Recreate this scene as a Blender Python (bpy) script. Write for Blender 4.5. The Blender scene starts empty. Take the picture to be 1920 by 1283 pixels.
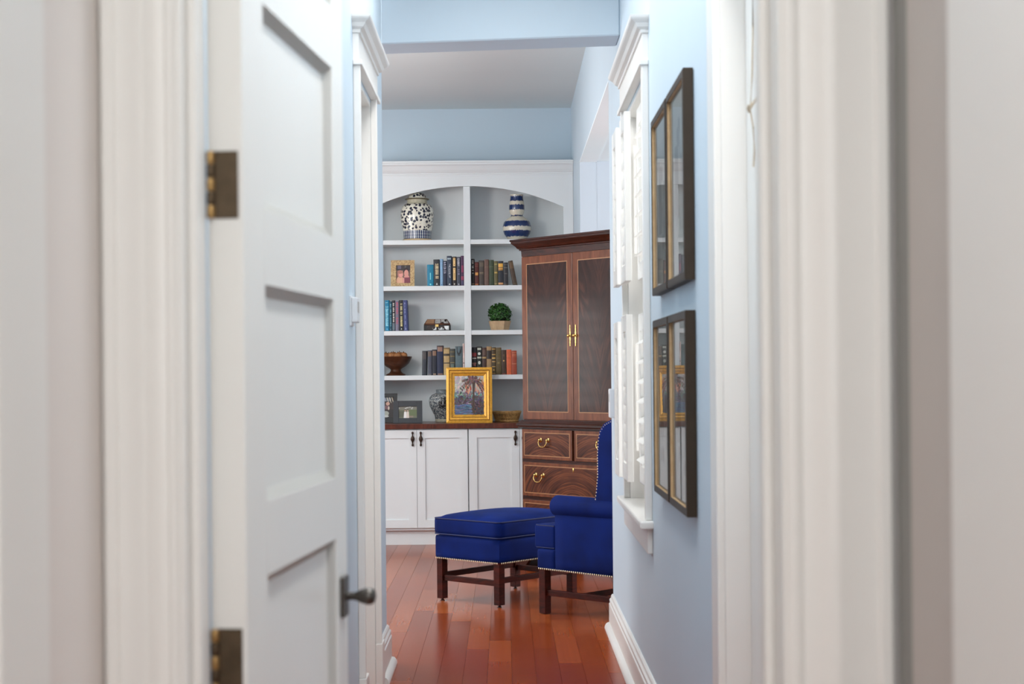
import bpy, bmesh, math, random
from mathutils import Vector, Matrix

# ------------------------------------------------------------------ camera, world, light, exposure
sc = bpy.context.scene
COL = sc.collection
R = math.radians
EYE = 1.337

cam_d = bpy.data.cameras.new('camera')
cam = bpy.data.objects.new('camera', cam_d)
COL.objects.link(cam)
cam.location = (0, 0, EYE)
cam.rotation_euler = (math.pi / 2, 0.0096, 0)
cam_d.sensor_width = 36.0
cam_d.lens = 56.25
cam_d.shift_x = 0.00625
cam_d.shift_y = 0.0279
cam_d.clip_start = 0.05
cam_d.dof.use_dof = True
cam_d.dof.focus_distance = 11.6
cam_d.dof.aperture_fstop = 5.6
sc.camera = cam

w = bpy.data.worlds.new('sky')
sc.world = w
w.use_nodes = True
bg = w.node_tree.nodes['Background']
bg.inputs['Color'].default_value = (0.93, 0.97, 1.0, 1)
bg.inputs['Strength'].default_value = 4.0

sc.view_settings.view_transform = 'Standard'
sc.view_settings.look = 'None'
sc.view_settings.gamma = 1.0
sc.view_settings.use_curve_mapping = False
sc.view_settings.exposure = 0.0
try:
    sc.cycles.use_denoising = True
    sc.cycles.max_bounces = 10
    sc.cycles.diffuse_bounces = 6
    sc.cycles.sample_clamp_indirect = 6.0
    sc.cycles.caustics_reflective = False
    sc.cycles.caustics_refractive = False
except Exception:
    pass


def area_light(name, loc, rot, sx, sy, power, color=(1, 1, 1)):
    d = bpy.data.lights.new(name, 'AREA')
    d.shape = 'RECTANGLE'
    d.size, d.size_y = sx, sy
    d.energy = power
    d.color = color
    o = bpy.data.objects.new(name, d)
    COL.objects.link(o)
    o.location = loc
    o.rotation_euler = rot
    return o


DAY = (1.0, 0.99, 0.97)
# daylight entering the living room windows (left), the alcove windows (right) and the hall window
area_light('daylight_living_window', (-4.66, 8.95, 1.75), (0, -math.pi / 2, 0), 2.3, 2.5, 58, DAY)
area_light('daylight_slatted_window', (-4.95, 11.45, 1.45), (0, -math.pi / 2, 0), 1.1, 0.9, 9, DAY)
area_light('daylight_alcove_window', (3.3, 9.6, 1.5), (0, math.pi / 2 + 0.3, 0), 1.9, 2.6, 58, DAY)
area_light('daylight_hall_window', (1.05, 6.58, 1.75), (0, math.pi / 2, 0), 1.9, 1.3, 18, DAY)
# unseen fill lamps added in living room and hall; camera room ceiling light
WARM = (1.0, 0.985, 0.97)
ld_ = bpy.data.lights.new('living_fill_light', 'POINT')  # added unseen lamp brightening the living room ceiling and bookcase
ld_.energy, ld_.color, ld_.shadow_soft_size = 104, (1.0, 0.98, 0.95), 0.3
lo_ = bpy.data.objects.new('living_fill_light', ld_)
COL.objects.link(lo_)
lo_.location = (-2.0, 9.3, 2.55)
area_light('hall_fill_light', (0.38, 2.5, 3.27), (0, 0, 0), 0.25, 0.7, 33, WARM)  # added unseen lamp brightening the open door
area_light('hall_fill_light', (-0.15, 5.0, 3.27), (0, 0, 0), 0.4, 3.8, 48, WARM)  # added unseen lamp brightening the beam and hall walls
area_light('dressing_room_ceiling_light', (0, 0.2, 2.66), (0, 0, 0), 0.6, 0.9, 24, (0.93, 0.98, 1.0))
area_light('fill_light_behind_viewer', (0, -1.44, 1.65), (math.pi / 2, 0, 0), 0.7, 1.2, 11, (0.95, 0.98, 1.0))  # added frontal fill lamp on the unseen back wall


# ------------------------------------------------------------------ helpers
def lin(c):
    c = c / 255.0
    return c / 12.92 if c <= 0.04045 else ((c + 0.055) / 1.055) ** 2.4


def rgb(r, g, b):
    return (lin(r), lin(g), lin(b), 1.0)


def new_mat(name):
    m = bpy.data.materials.new(name)
    m.use_nodes = True
    nt = m.node_tree
    return m, nt, nt.nodes['Principled BSDF']


def node(nt, typ, **kw):
    n = nt.nodes.new(typ)
    for k, v in kw.items():
        setattr(n, k, v)
    return n


def ramp(nt, stops, interp='LINEAR'):
    n = nt.nodes.new('ShaderNodeValToRGB')
    n.color_ramp.interpolation = interp
    el = n.color_ramp.elements
    while len(el) > 1:
        el.remove(el[-1])
    el[0].position, el[0].color = stops[0]
    for p, c in stops[1:]:
        e = el.new(p)
        e.color = c
    return n


def coords(nt, scale=(1, 1, 1), kind='Object'):
    t = nt.nodes.new('ShaderNodeTexCoord')
    mp = nt.nodes.new('ShaderNodeMapping')
    mp.inputs['Scale'].default_value = scale
    nt.links.new(t.outputs[kind], mp.inputs['Vector'])
    return mp.outputs['Vector']


def plain(name, c, rough=0.5, var=0.0, scale=8.0, metallic=0.0, bump=0.0, stretch=(1, 1, 1), sheen=0.0, coat=0.0, spec=0.5):
    m, nt, p = new_mat(name)
    p.inputs['Roughness'].default_value = rough
    p.inputs['Metallic'].default_value = metallic
    p.inputs['Sheen Weight'].default_value = sheen
    p.inputs['Coat Weight'].default_value = coat
    p.inputs['Specular IOR Level'].default_value = spec
    v = coords(nt, stretch)
    n = node(nt, 'ShaderNodeTexNoise')
    n.inputs['Scale'].default_value = scale
    n.inputs['Detail'].default_value = 4
    nt.links.new(v, n.inputs['Vector'])
    c0 = tuple(max(0, x * (1 - var)) for x in c[:3]) + (1,)
    c1 = tuple(min(1, x * (1 + var)) for x in c[:3]) + (1,)
    rp = ramp(nt, [(0.3, c0), (0.7, c1)])
    nt.links.new(n.outputs['Fac'], rp.inputs['Fac'])
    nt.links.new(rp.outputs['Color'], p.inputs['Base Color'])
    if bump:
        b = node(nt, 'ShaderNodeBump')
        b.inputs['Strength'].default_value = bump
        b.inputs['Distance'].default_value = 0.002
        nt.links.new(n.outputs['Fac'], b.inputs['Height'])
        nt.links.new(b.outputs['Normal'], p.inputs['Normal'])
    return m


def attr_mat(name, rough=0.6):
    m, nt, p = new_mat(name)
    a = node(nt, 'ShaderNodeAttribute', attribute_name='Col')
    nt.links.new(a.outputs['Color'], p.inputs['Base Color'])
    p.inputs['Roughness'].default_value = rough
    return m


def wood(name, dark, light, scale=6.0, stretch=(1, 1, 8), rough=0.3, distortion=2.0, coat=0.2):
    m, nt, p = new_mat(name)
    v = coords(nt, stretch)
    n = node(nt, 'ShaderNodeTexNoise')
    n.inputs['Scale'].default_value = scale
    n.inputs['Detail'].default_value = 6
    n.inputs['Distortion'].default_value = distortion
    nt.links.new(v, n.inputs['Vector'])
    rp = ramp(nt, [(0.28, dark), (0.72, light)])
    nt.links.new(n.outputs['Fac'], rp.inputs['Fac'])
    nt.links.new(rp.outputs['Color'], p.inputs['Base Color'])
    p.inputs['Roughness'].default_value = rough
    p.inputs['Coat Weight'].default_value = coat * 0.4
    p.inputs['Specular IOR Level'].default_value = 0.3
    p.inputs['Coat Roughness'].default_value = 0.15
    return m


def flame(name, dark, mid, light, sx=6.0, rough=0.28):
    """book-matched crotch mahogany: plumes mirrored about the panel's vertical centre line (object x = 0)"""
    m, nt, p = new_mat(name)
    t = node(nt, 'ShaderNodeTexCoord')
    s = node(nt, 'ShaderNodeSeparateXYZ')
    nt.links.new(t.outputs['Object'], s.inputs[0])
    ab = node(nt, 'ShaderNodeMath', operation='ABSOLUTE')
    nt.links.new(s.outputs['X'], ab.inputs[0])
    pw = node(nt, 'ShaderNodeMath', operation='POWER')
    nt.links.new(ab.outputs[0], pw.inputs[0])
    pw.inputs[1].default_value = 0.8
    mu = node(nt, 'ShaderNodeMath', operation='MULTIPLY')
    nt.links.new(pw.outputs[0], mu.inputs[0])
    mu.inputs[1].default_value = sx
    zz = node(nt, 'ShaderNodeMath', operation='MULTIPLY')
    nt.links.new(s.outputs['Z'], zz.inputs[0])
    zz.inputs[1].default_value = -1.6
    cb = node(nt, 'ShaderNodeCombineXYZ')
    ad = node(nt, 'ShaderNodeMath', operation='ADD')
    nt.links.new(mu.outputs[0], ad.inputs[0])
    nt.links.new(zz.outputs[0], ad.inputs[1])
    nt.links.new(ad.outputs[0], cb.inputs['X'])
    nt.links.new(ab.outputs[0], cb.inputs['Y'])
    nt.links.new(s.outputs['Z'], cb.inputs['Z'])
    n = node(nt, 'ShaderNodeTexNoise')
    n.inputs['Scale'].default_value = 3.4
    n.inputs['Detail'].default_value = 7
    n.inputs['Distortion'].default_value = 1.6
    nt.links.new(cb.outputs[0], n.inputs['Vector'])
    rp = ramp(nt, [(0.3, dark), (0.52, mid), (0.72, light)])
    nt.links.new(n.outputs['Fac'], rp.inputs['Fac'])
    nt.links.new(rp.outputs['Color'], p.inputs['Base Color'])
    p.inputs['Roughness'].default_value = rough
    p.inputs['Coat Weight'].default_value = 0.3
    p.inputs['Specular IOR Level'].default_value = 0.2
    p.inputs['Coat Roughness'].default_value = 0.1
    return m


def flame_arc(name, dark, mid, light, rough=0.28):
    """figured drawer veneer: arcs opening out from the drawer's centre"""
    m, nt, p = new_mat(name)
    t = node(nt, 'ShaderNodeTexCoord')
    s = node(nt, 'ShaderNodeSeparateXYZ')
    nt.links.new(t.outputs['Object'], s.inputs[0])
    cb0 = node(nt, 'ShaderNodeCombineXYZ')
    mz = node(nt, 'ShaderNodeMath', operation='MULTIPLY_ADD')
    mz.inputs[1].default_value = 1.5
    mz.inputs[2].default_value = 0.24
    nt.links.new(s.outputs['Z'], mz.inputs[0])
    nt.links.new(s.outputs['X'], cb0.inputs['X'])
    nt.links.new(mz.outputs[0], cb0.inputs['Y'])
    ln_ = node(nt, 'ShaderNodeVectorMath', operation='LENGTH')
    nt.links.new(cb0.outputs[0], ln_.inputs[0])
    mr = node(nt, 'ShaderNodeMath', operation='MULTIPLY')
    mr.inputs[1].default_value = 15.0
    nt.links.new(ln_.outputs['Value'], mr.inputs[0])
    ab = node(nt, 'ShaderNodeMath', operation='ABSOLUTE')
    nt.links.new(s.outputs['X'], ab.inputs[0])
    cb = node(nt, 'ShaderNodeCombineXYZ')
    nt.links.new(mr.outputs[0], cb.inputs['X'])
    nt.links.new(ab.outputs[0], cb.inputs['Y'])
    nt.links.new(s.outputs['Z'], cb.inputs['Z'])
    n = node(nt, 'ShaderNodeTexNoise')
    n.inputs['Scale'].default_value = 2.6
    n.inputs['Detail'].default_value = 7
    n.inputs['Distortion'].default_value = 1.5
    nt.links.new(cb.outputs[0], n.inputs['Vector'])
    rp = ramp(nt, [(0.3, dark), (0.52, mid), (0.72, light)])
    nt.links.new(n.outputs['Fac'], rp.inputs['Fac'])
    nt.links.new(rp.outputs['Color'], p.inputs['Base Color'])
    p.inputs['Roughness'].default_value = rough
    p.inputs['Coat Weight'].default_value = 0.1
    p.inputs['Specular IOR Level'].default_value = 0.3
    p.inputs['Coat Roughness'].default_value = 0.16
    return m


def glass_mat(name):
    m = bpy.data.materials.new(name)
    m.use_nodes = True
    nt = m.node_tree
    nt.nodes.remove(nt.nodes['Principled BSDF'])
    out = [n for n in nt.nodes if n.type == 'OUTPUT_MATERIAL'][0]
    fr = node(nt, 'ShaderNodeFresnel')
    fr.inputs['IOR'].default_value = 1.4
    tr = node(nt, 'ShaderNodeBsdfTransparent')
    gl = node(nt, 'ShaderNodeBsdfGlossy')
    gl.inputs['Roughness'].default_value = 0.0
    mx = node(nt, 'ShaderNodeMixShader')
    nt.links.new(fr.outputs[0], mx.inputs[0])
    nt.links.new(tr.outputs[0], mx.inputs[1])
    nt.links.new(gl.outputs[0], mx.inputs[2])
    nt.links.new(mx.outputs[0], out.inputs['Surface'])
    return m


# ---- mesh helpers
def BM():
    return bmesh.new()


def box(bm, x0, x1, y0, y1, z0, z1, mat=None):
    v = [bm.verts.new(c) for c in ((x0, y0, z0), (x1, y0, z0), (x1, y1, z0), (x0, y1, z0),
                                   (x0, y0, z1), (x1, y0, z1), (x1, y1, z1), (x0, y1, z1))]
    fs = [bm.faces.new([v[i] for i in f]) for f in ((0, 3, 2, 1), (4, 5, 6, 7), (0, 1, 5, 4), (1, 2, 6, 5), (2, 3, 7, 6), (3, 0, 4, 7))]
    if mat is not None:
        for vv in v:
            vv.co = mat @ vv.co
    return fs


def loft(bm, rings, closed=True, caps=True):
    """rings: equally long lists of points"""
    vs = [[bm.verts.new(p) for p in r] for r in rings]
    n = len(rings[0])
    for a, b in zip(vs[:-1], vs[1:]):
        for i in range(n if closed else n - 1):
            j = (i + 1) % n
            bm.faces.new((a[i], a[j], b[j], b[i]))
    if caps:
        bm.faces.new(list(reversed(vs[0])))
        bm.faces.new(vs[-1])
    return vs


def lathe(bm, prof, n=32, cx=0, cy=0, sx=1.0, sy=1.0, caps=True):
    loft(bm, [[(cx + r * sx * math.cos(2 * math.pi * i / n), cy + r * sy * math.sin(2 * math.pi * i / n), z) for i in range(n)] for r, z in prof], caps=caps)


def tube(bm, pts, r, n=8):
    pts = [Vector(p) for p in pts]
    rings = []
    up = Vector((0, 0, 1))
    for i, p in enumerate(pts):
        d = (pts[min(i + 1, len(pts) - 1)] - pts[max(i - 1, 0)]).normalized()
        a = d.cross(up)
        if a.length < 1e-3:
            a = d.cross(Vector((1, 0, 0)))
        a.normalize()
        b = d.cross(a).normalized()
        rr = r[i] if isinstance(r, (list, tuple)) else r
        rings.append([p + rr * (math.cos(2 * math.pi * k / n) * a + math.sin(2 * math.pi * k / n) * b) for k in range(n)])
    loft(bm, rings)


def prism(bm, pts, axis, a0, a1):
    """extrude a 2D outline along an axis: 'x' -> pts are (y,z), 'y' -> (x,z), 'z' -> (x,y)"""
    def P(p, a):
        return {'x': (a, p[0], p[1]), 'y': (p[0], a, p[1]), 'z': (p[0], p[1], a)}[axis]
    loft(bm, [[P(p, a0) for p in pts], [P(p, a1) for p in pts]])


def bevel_all(bm, w, seg=2):
    bmesh.ops.recalc_face_normals(bm, faces=bm.faces)
    es = [e for e in bm.edges if len(e.link_faces) == 2 and e.calc_face_angle(0) > 0.5]
    bmesh.ops.bevel(bm, geom=es, offset=w, segments=seg, affect='EDGES', profile=0.6, clamp_overlap=True)


def obj(name, bm, mat, parent=None, smooth=None, bevel=0.0, seg=2, loc=None, rotz=None):
    if bevel:
        bevel_all(bm, bevel, seg)
    bmesh.ops.recalc_face_normals(bm, faces=bm.faces)
    me = bpy.data.meshes.new(name)
    bm.to_mesh(me)
    bm.free()
    me.materials.append(mat)
    if smooth is not None:
        me.polygons.foreach_set('use_smooth', [True] * len(me.polygons))
        me.set_sharp_from_angle(angle=R(smooth))
    o = bpy.data.objects.new(name, me)
    COL.objects.link(o)
    if parent is not None:
        o.parent = parent
    if loc is not None:
        o.location = loc
    if rotz is not None:
        o.rotation_euler = (0, 0, rotz)
    return o


def tag(o, label, cat, group=None, kind=None):
    o['label'] = label
    o['category'] = cat
    if group:
        o['group'] = group
    if kind:
        o['kind'] = kind
    return o


def thing(name, label, cat, loc=(0, 0, 0), rotz=0.0, group=None, kind=None):
    o = bpy.data.objects.new(name, None)
    o.empty_display_size = 0.1
    COL.objects.link(o)
    o.location = loc
    o.rotation_euler = (0, 0, rotz)
    return tag(o, label, cat, group, kind)


def bxo(name, dims, mat, parent=None, bevel=0.0, seg=2):
    bm = BM()
    box(bm, *dims)
    return obj(name, bm, mat, parent, bevel=bevel, seg=seg)


def print_mesh(name, polys, parent, y, step=0.00004):
    """flat print in the local XZ plane facing -Y: polys = [(list of (x,z), (r,g,b))]"""
    vs, fs, cs = [], [], []
    for k, (pts, c) in enumerate(polys):
        a = sum(pts[i][0] * pts[(i + 1) % len(pts)][1] - pts[(i + 1) % len(pts)][0] * pts[i][1] for i in range(len(pts)))
        if a < 0:
            pts = list(reversed(pts))
        b = len(vs)
        vs += [(p[0], y - k * step, p[1]) for p in pts]
        fs.append(list(range(b, b + len(pts))))
        cs.append(rgb(*c))
    me = bpy.data.meshes.new(name)
    me.from_pydata(vs, [], fs)
    at = me.color_attributes.new('Col', 'FLOAT_COLOR', 'CORNER')
    i = 0
    for f, c in zip(fs, cs):
        for _ in f:
            at.data[i].color = c
            i += 1
    me.materials.append(M['print'])
    o = bpy.data.objects.new(name, me)
    COL.objects.link(o)
    o.parent = parent
    return o


def ell(cx, cz, rx, rz, n=14):
    return [(cx + rx * math.cos(2 * math.pi * i / n), cz + rz * math.sin(2 * math.pi * i / n)) for i in range(n)]


def rect(x0, x1, z0, z1):
    return [(x0, z0), (x1, z0), (x1, z1), (x0, z1)]


# ------------------------------------------------------------------ materials
M = {}
M['white'] = plain('white_paint', rgb(224, 222, 218), 0.38, 0.012, 3)
M['white_door'] = plain('white_gloss_paint', rgb(228, 227, 223), 0.3, 0.012, 3)
M['cab_white'] = plain('cabinet_white_paint', rgb(221, 225, 226), 0.42, 0.012, 3)
M['blue_wall'] = plain('pale_blue_wall_paint', rgb(190, 205, 216), 0.62, 0.015, 1.5)
M['grey_wall'] = plain('warm_grey_wall_paint', rgb(218, 211, 206), 0.62, 0.015, 1.5)
M['ceiling'] = plain('ceiling_paint', rgb(214, 221, 221), 0.75, 0.01, 1.5)
M['alcove_white'] = plain('alcove_white_paint', rgb(236, 246, 249), 0.7, 0.01, 1.5)
M['alcove_blue'] = plain('alcove_pale_blue_paint', rgb(192, 201, 211), 0.7, 0.01, 1.5)
M['gap_shade'] = plain('painted_gap_shade', rgb(136, 136, 132), 0.6, 0.02, 3)  # grey stands in for the shade of the gap beside the casing
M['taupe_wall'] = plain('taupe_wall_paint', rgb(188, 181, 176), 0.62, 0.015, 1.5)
M['bronze'] = plain('aged_bronze', rgb(92, 78, 62), 0.42, 0.25, 30, metallic=0.85)
M['brass_knuckle'] = plain('worn_brass', rgb(176, 142, 92), 0.35, 0.15, 30, metallic=0.8)
M['pewter'] = plain('dark_pewter', rgb(84, 80, 76), 0.35, 0.15, 20, metallic=0.85)
M['brass'] = plain('polished_brass', rgb(214, 180, 110), 0.22, 0.08, 30, metallic=1.0)
M['nail'] = plain('pale_brass_nail', rgb(228, 210, 178), 0.3, 0.05, 20, metallic=0.5)
M['plastic'] = plain('white_plastic', rgb(216, 219, 222), 0.4, 0.01, 5)
M['plastic_grey'] = plain('grey_plastic', rgb(170, 168, 166), 0.4, 0.02, 5)
M['print'] = attr_mat('printed_colour', 0.5)
M['glass'] = glass_mat('picture_glass')
M['frame_side'] = plain('dark_bronze_frame', rgb(52, 41, 30), 0.5, 0.1, 20, spec=0.25)
M['frame_face'] = wood('tan_frame_wood', rgb(120, 92, 60), rgb(166, 130, 88), 10, (1, 1, 1), 0.45)
M['frame_lip'] = wood('light_tan_frame_lip', rgb(186, 150, 106), rgb(214, 184, 142), 10, (1, 1, 1), 0.5)
M['mat_board'] = plain('cream_mat_board', rgb(238, 228, 212), 0.8, 0.02, 20)
M['mahog_dark'] = wood('dark_mahogany', rgb(34, 15, 9), rgb(70, 32, 20), 7, (1, 1, 5), 0.28, 1.5, 0.4)
M['mahog_case'] = wood('red_mahogany', rgb(58, 25, 15), rgb(98, 48, 30), 9, (1, 1, 4), 0.3, 1.5, 0.35)
M['band'] = wood('crossbanding_veneer', rgb(82, 42, 24), rgb(124, 72, 46), 30, (1, 1, 0.2), 0.3, 0.6, 0.35)
M['inlay'] = plain('satinwood_inlay', rgb(158, 112, 74), 0.35, 0.1, 20)
M['flame_door'] = flame('flame_mahogany_door', rgb(30, 15, 10), rgb(54, 28, 19), rgb(80, 45, 30), 3.2)
M['flame_drawer'] = flame_arc('flame_mahogany_drawer', rgb(38, 18, 11), rgb(84, 43, 26), rgb(128, 74, 44))
M['leg_wood'] = wood('dark_cherry_legs', rgb(34, 8, 4), rgb(76, 22, 11), 9, (1, 1, 4), 0.45, 1.0, 0.0)
M['leg_wood'].node_tree.nodes['Principled BSDF'].inputs['Specular IOR Level'].default_value = 0.15
M['counter'] = wood('brown_wood_counter', rgb(62, 24, 13), rgb(104, 48, 29), 5, (6, 1, 1), 0.28, 1.5, 0.3)
M['gold'] = plain('gilt_frame', rgb(226, 166, 60), 0.4, 0.14, 60, metallic=0.25, bump=0.3)
M['gold_dark'] = plain('gilt_frame_groove', rgb(140, 84, 22), 0.45, 0.2, 60, metallic=0.4)
M['pages'] = plain('book_pages', rgb(214, 200, 172), 0.8, 0.06, 80, stretch=(30, 1, 1))
M['iron'] = plain('dark_bronze_pull', rgb(58, 44, 36), 0.4, 0.15, 40, metallic=0.6)
M['black_frame'] = plain('black_lacquer', rgb(18, 16, 16), 0.5, 0.1, 10)
M['grey_frame'] = plain('charcoal_fabric_frame', rgb(64, 66, 70), 0.7, 0.08, 200)
M['bowl'] = wood('turned_dark_wood', rgb(52, 26, 14), rgb(94, 54, 32), 6, (1, 1, 3), 0.35, 2.0, 0.2)
M['potpourri'] = plain('dried_pods', rgb(168, 112, 68), 0.7, 0.35, 40, bump=0.6)
M['pot'] = plain('sandstone_pot', rgb(186, 156, 122), 0.8, 0.12, 30, bump=0.3)
M['leaf'] = plain('boxwood_leaf', rgb(46, 92, 30), 0.45, 0.35, 25)
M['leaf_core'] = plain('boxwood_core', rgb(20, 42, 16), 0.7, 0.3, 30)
M['wicker'] = plain('wicker', rgb(196, 150, 90), 0.55, 0.3, 60)
M['steel'] = plain('steel_glide', rgb(150, 148, 145), 0.3, 0.05, 20, metallic=1.0)
M['cord'] = plain('natural_cord', rgb(188, 174, 154), 0.8, 0.12, 60)
M['sash'] = plain('window_sash_paint', rgb(222, 222, 220), 0.45, 0.01, 4)


def fabric_mat():
    m, nt, p = new_mat('royal_blue_velvet')
    v = coords(nt)
    n = node(nt, 'ShaderNodeTexNoise')
    n.inputs['Scale'].default_value = 220
    n.inputs['Detail'].default_value = 3
    nt.links.new(v, n.inputs['Vector'])
    n2 = node(nt, 'ShaderNodeTexNoise')
    n2.inputs['Scale'].default_value = 5
    nt.links.new(v, n2.inputs['Vector'])
    rp = ramp(nt, [(0.3, rgb(4, 21, 74)), (0.7, rgb(8, 33, 102))])
    nt.links.new(n2.outputs['Fac'], rp.inputs['Fac'])
    nt.links.new(rp.outputs['Color'], p.inputs['Base Color'])
    p.inputs['Roughness'].default_value = 0.75
    p.inputs['Sheen Weight'].default_value = 0.06
    p.inputs['Sheen Roughness'].default_value = 0.4
    p.inputs['Sheen Tint'].default_value = rgb(120, 150, 220)
    p.inputs['Specular IOR Level'].default_value = 0.1
    b = node(nt, 'ShaderNodeBump')
    b.inputs['Strength'].default_value = 0.25
    b.inputs['Distance'].default_value = 0.001
    nt.links.new(n.outputs['Fac'], b.inputs['Height'])
    nt.links.new(b.outputs['Normal'], p.inputs['Normal'])
    return m


M['blue'] = fabric_mat()
M['blue_piping'] = plain('navy_piping', rgb(12, 28, 78), 0.7, 0.1, 50)


def floor_mat(name, per_object):
    m, nt, p = new_mat(name)
    g = node(nt, 'ShaderNodeNewGeometry')
    mp = node(nt, 'ShaderNodeMapping')
    mp.inputs['Scale'].default_value = (28, 0.35, 1)
    nt.links.new(g.outputs['Position'], mp.inputs['Vector'])
    n = node(nt, 'ShaderNodeTexNoise')
    n.inputs['Scale'].default_value = 2.0
    n.inputs['Detail'].default_value = 2
    n.inputs['Distortion'].default_value = 0.0
    nt.links.new(mp.outputs[0], n.inputs['Vector'])
    if per_object:
        oi = node(nt, 'ShaderNodeObjectInfo')
        rnd = oi.outputs['Random']
        off = node(nt, 'ShaderNodeVectorMath', operation='ADD')
        sc_ = node(nt, 'ShaderNodeMath', operation='MULTIPLY')
        sc_.inputs[1].default_value = 37.0
        nt.links.new(rnd, sc_.inputs[0])
        nt.links.new(mp.outputs[0], off.inputs[0])
        nt.links.new(sc_.outputs[0], off.inputs[1])
        nt.links.new(off.outputs[0], n.inputs['Vector'])
    else:
        rnd = g.outputs['Random Per Island']
    base = ramp(nt, [(0.0, rgb(132, 57, 25)), (0.35, rgb(143, 63, 28)), (0.7, rgb(152, 71, 33)), (1.0, rgb(170, 88, 45))])
    nt.links.new(rnd, base.inputs['Fac'])
    gr = ramp(nt, [(0.2, (0.93, 0.92, 0.91, 1)), (0.8, (1.03, 1.03, 1.03, 1))])
    nt.links.new(n.outputs['Fac'], gr.inputs['Fac'])
    mx = node(nt, 'ShaderNodeMix', data_type='RGBA', blend_type='MULTIPLY')
    mx.inputs['Factor'].default_value = 1.0
    nt.links.new(base.outputs['Color'], mx.inputs['A'])
    nt.links.new(gr.outputs['Color'], mx.inputs['B'])
    nt.links.new(mx.outputs['Result'], p.inputs['Base Color'])
    p.inputs['Roughness'].default_value = 0.2
    p.inputs['Specular IOR Level'].default_value = 0.13
    return m


M['plank'] = floor_mat('cherry_plank', True)
M['plank_joined'] = floor_mat('cherry_plank_field', False)
M['subfloor'] = plain('plank_joint_brown', rgb(60, 26, 16), 0.6, 0.1, 4)  # dark brown slab seen between the planks

# ------------------------------------------------------------------ the setting
XR, XL = 0.545, -0.555          # hall wall planes
YN0, YN1 = 1.955, 2.11          # wall with the near doorway
YF = 12.9                       # far wall


def S(o, label, cat):
    return tag(o, label, cat, kind='structure')


def wall_x(name, x0, x1, ya, yb, z1, holes, mat, label):
    """wall slab parallel to Y with rectangular holes (y0,y1,z0,z1); one mesh"""
    ys = sorted({ya, yb} | {h[0] for h in holes} | {h[1] for h in holes})
    zs = sorted({0.0, z1} | {h[2] for h in holes} | {h[3] for h in holes})
    bm = BM()
    for a, b in zip(ys[:-1], ys[1:]):
        run = None
        for c, d in zip(zs[:-1], zs[1:]):
            my, mz = (a + b) / 2, (c + d) / 2
            solid = not any(h[0] < my < h[1] and h[2] < mz < h[3] for h in holes)
            if solid:
                if run and abs(run[1] - c) < 1e-6:
                    run[1] = d
                else:
                    if run:
                        box(bm, x0, x1, a, b, run[0], run[1])
                    run = [c, d]
        if run:
            box(bm, x0, x1, a, b, run[0], run[1])
    return S(obj(name, bm, mat), label, 'wall')


def wall_y(name, y0, y1, xa, xb, z1, holes, mat, label):
    xs = sorted({xa, xb} | {h[0] for h in holes} | {h[1] for h in holes})
    bm = BM()
    for a, b in zip(xs[:-1], xs[1:]):
        h = [q for q in holes if q[0] < (a + b) / 2 < q[1]]
        if not h:
            box(bm, a, b, y0, y1, 0, z1)
        else:
            if h[0][2] > 0:
                box(bm, a, b, y0, y1, 0, h[0][2])
            if h[0][3] < z1:
                box(bm, a, b, y0, y1, h[0][3], z1)
    return S(obj(name, bm, mat), label, 'wall')


HZ = 3.45
wall_x('wall_right', XR, XR + 0.12, YN1, YF, HZ, [(3.12, 4.0, 0, 2.42), (6.1, 7.06, 0.76, 2.46), (8.26, 11.45, 0, 2.83)], M['blue_wall'],
       'pale blue wall along the right of the hallway with the shuttered window')
wall_x('wall_left', XL - 0.12, XL, YN1, 7.32, HZ, [(6.04, 6.69, 0, 2.46)], M['blue_wall'],
       'pale blue wall along the left of the hallway beyond the open door')
wall_y('wall_near', YN0, YN1, -1.3, 1.3, 3.3, [(-0.415, 0.358, 0, 2.45)], M['grey_wall'],
       'wall holding the nearest doorway')
wall_x('wall_dressing_left', -0.61, -0.49, -1.5, YN0, 2.7, [], M['grey_wall'], 'warm grey wall at the left edge of the view')
bm = BM()
box(bm, 0.47, 0.6, -1.5, 1.86, 0, 2.7)
box(bm, 0.66, 0.72, 1.70, YN0, 0, 2.7)
box(bm, 0.6, 0.66, 1.70, 1.86, 0, 2.7)
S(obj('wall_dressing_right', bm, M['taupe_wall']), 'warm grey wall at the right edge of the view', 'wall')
wall_y('wall_dressing_back', -1.62, -1.5, -0.61, 0.6, 2.7, [(-0.38, 0.38, 1.02, 2.28)], M['grey_wall'], 'grey wall behind the viewer')
wall_y('wall_far', YF, YF + 0.12, -4.92, XR + 0.12, HZ, [], M['blue_wall'], 'blue end wall above the white bookcase')
wall_y('wall_living_near', 7.2, 7.32, -4.92, XL - 0.12, HZ, [], M['blue_wall'], 'blue living room wall beside the end of the hallway')
wall_x('wall_living_left', -4.92, -4.8, 7.2, YF, HZ, [(7.7, 10.2, 0.5, 2.9), (10.95, 11.95, 0.9, 2.0)], M['blue_wall'], 'blue living room wall with the tall windows')
wall_y('wall_alcove_far', 11.442, 11.57, XR + 0.12, 3.52, 2.83, [], M['alcove_blue'], 'pale alcove end wall behind the dark armoire')
wall_y('wall_alcove_near', 7.73, 7.85, XR + 0.12, 3.52, 2.83, [], M['alcove_blue'], 'pale alcove wall behind the blue wing chair')
wall_x('wall_alcove_right', 3.4, 3.52, 7.85, 11.45, 2.83, [(8.1, 11.1, 0.6, 2.6)], M['alcove_blue'], 'pale alcove wall with the wide window')

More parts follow.
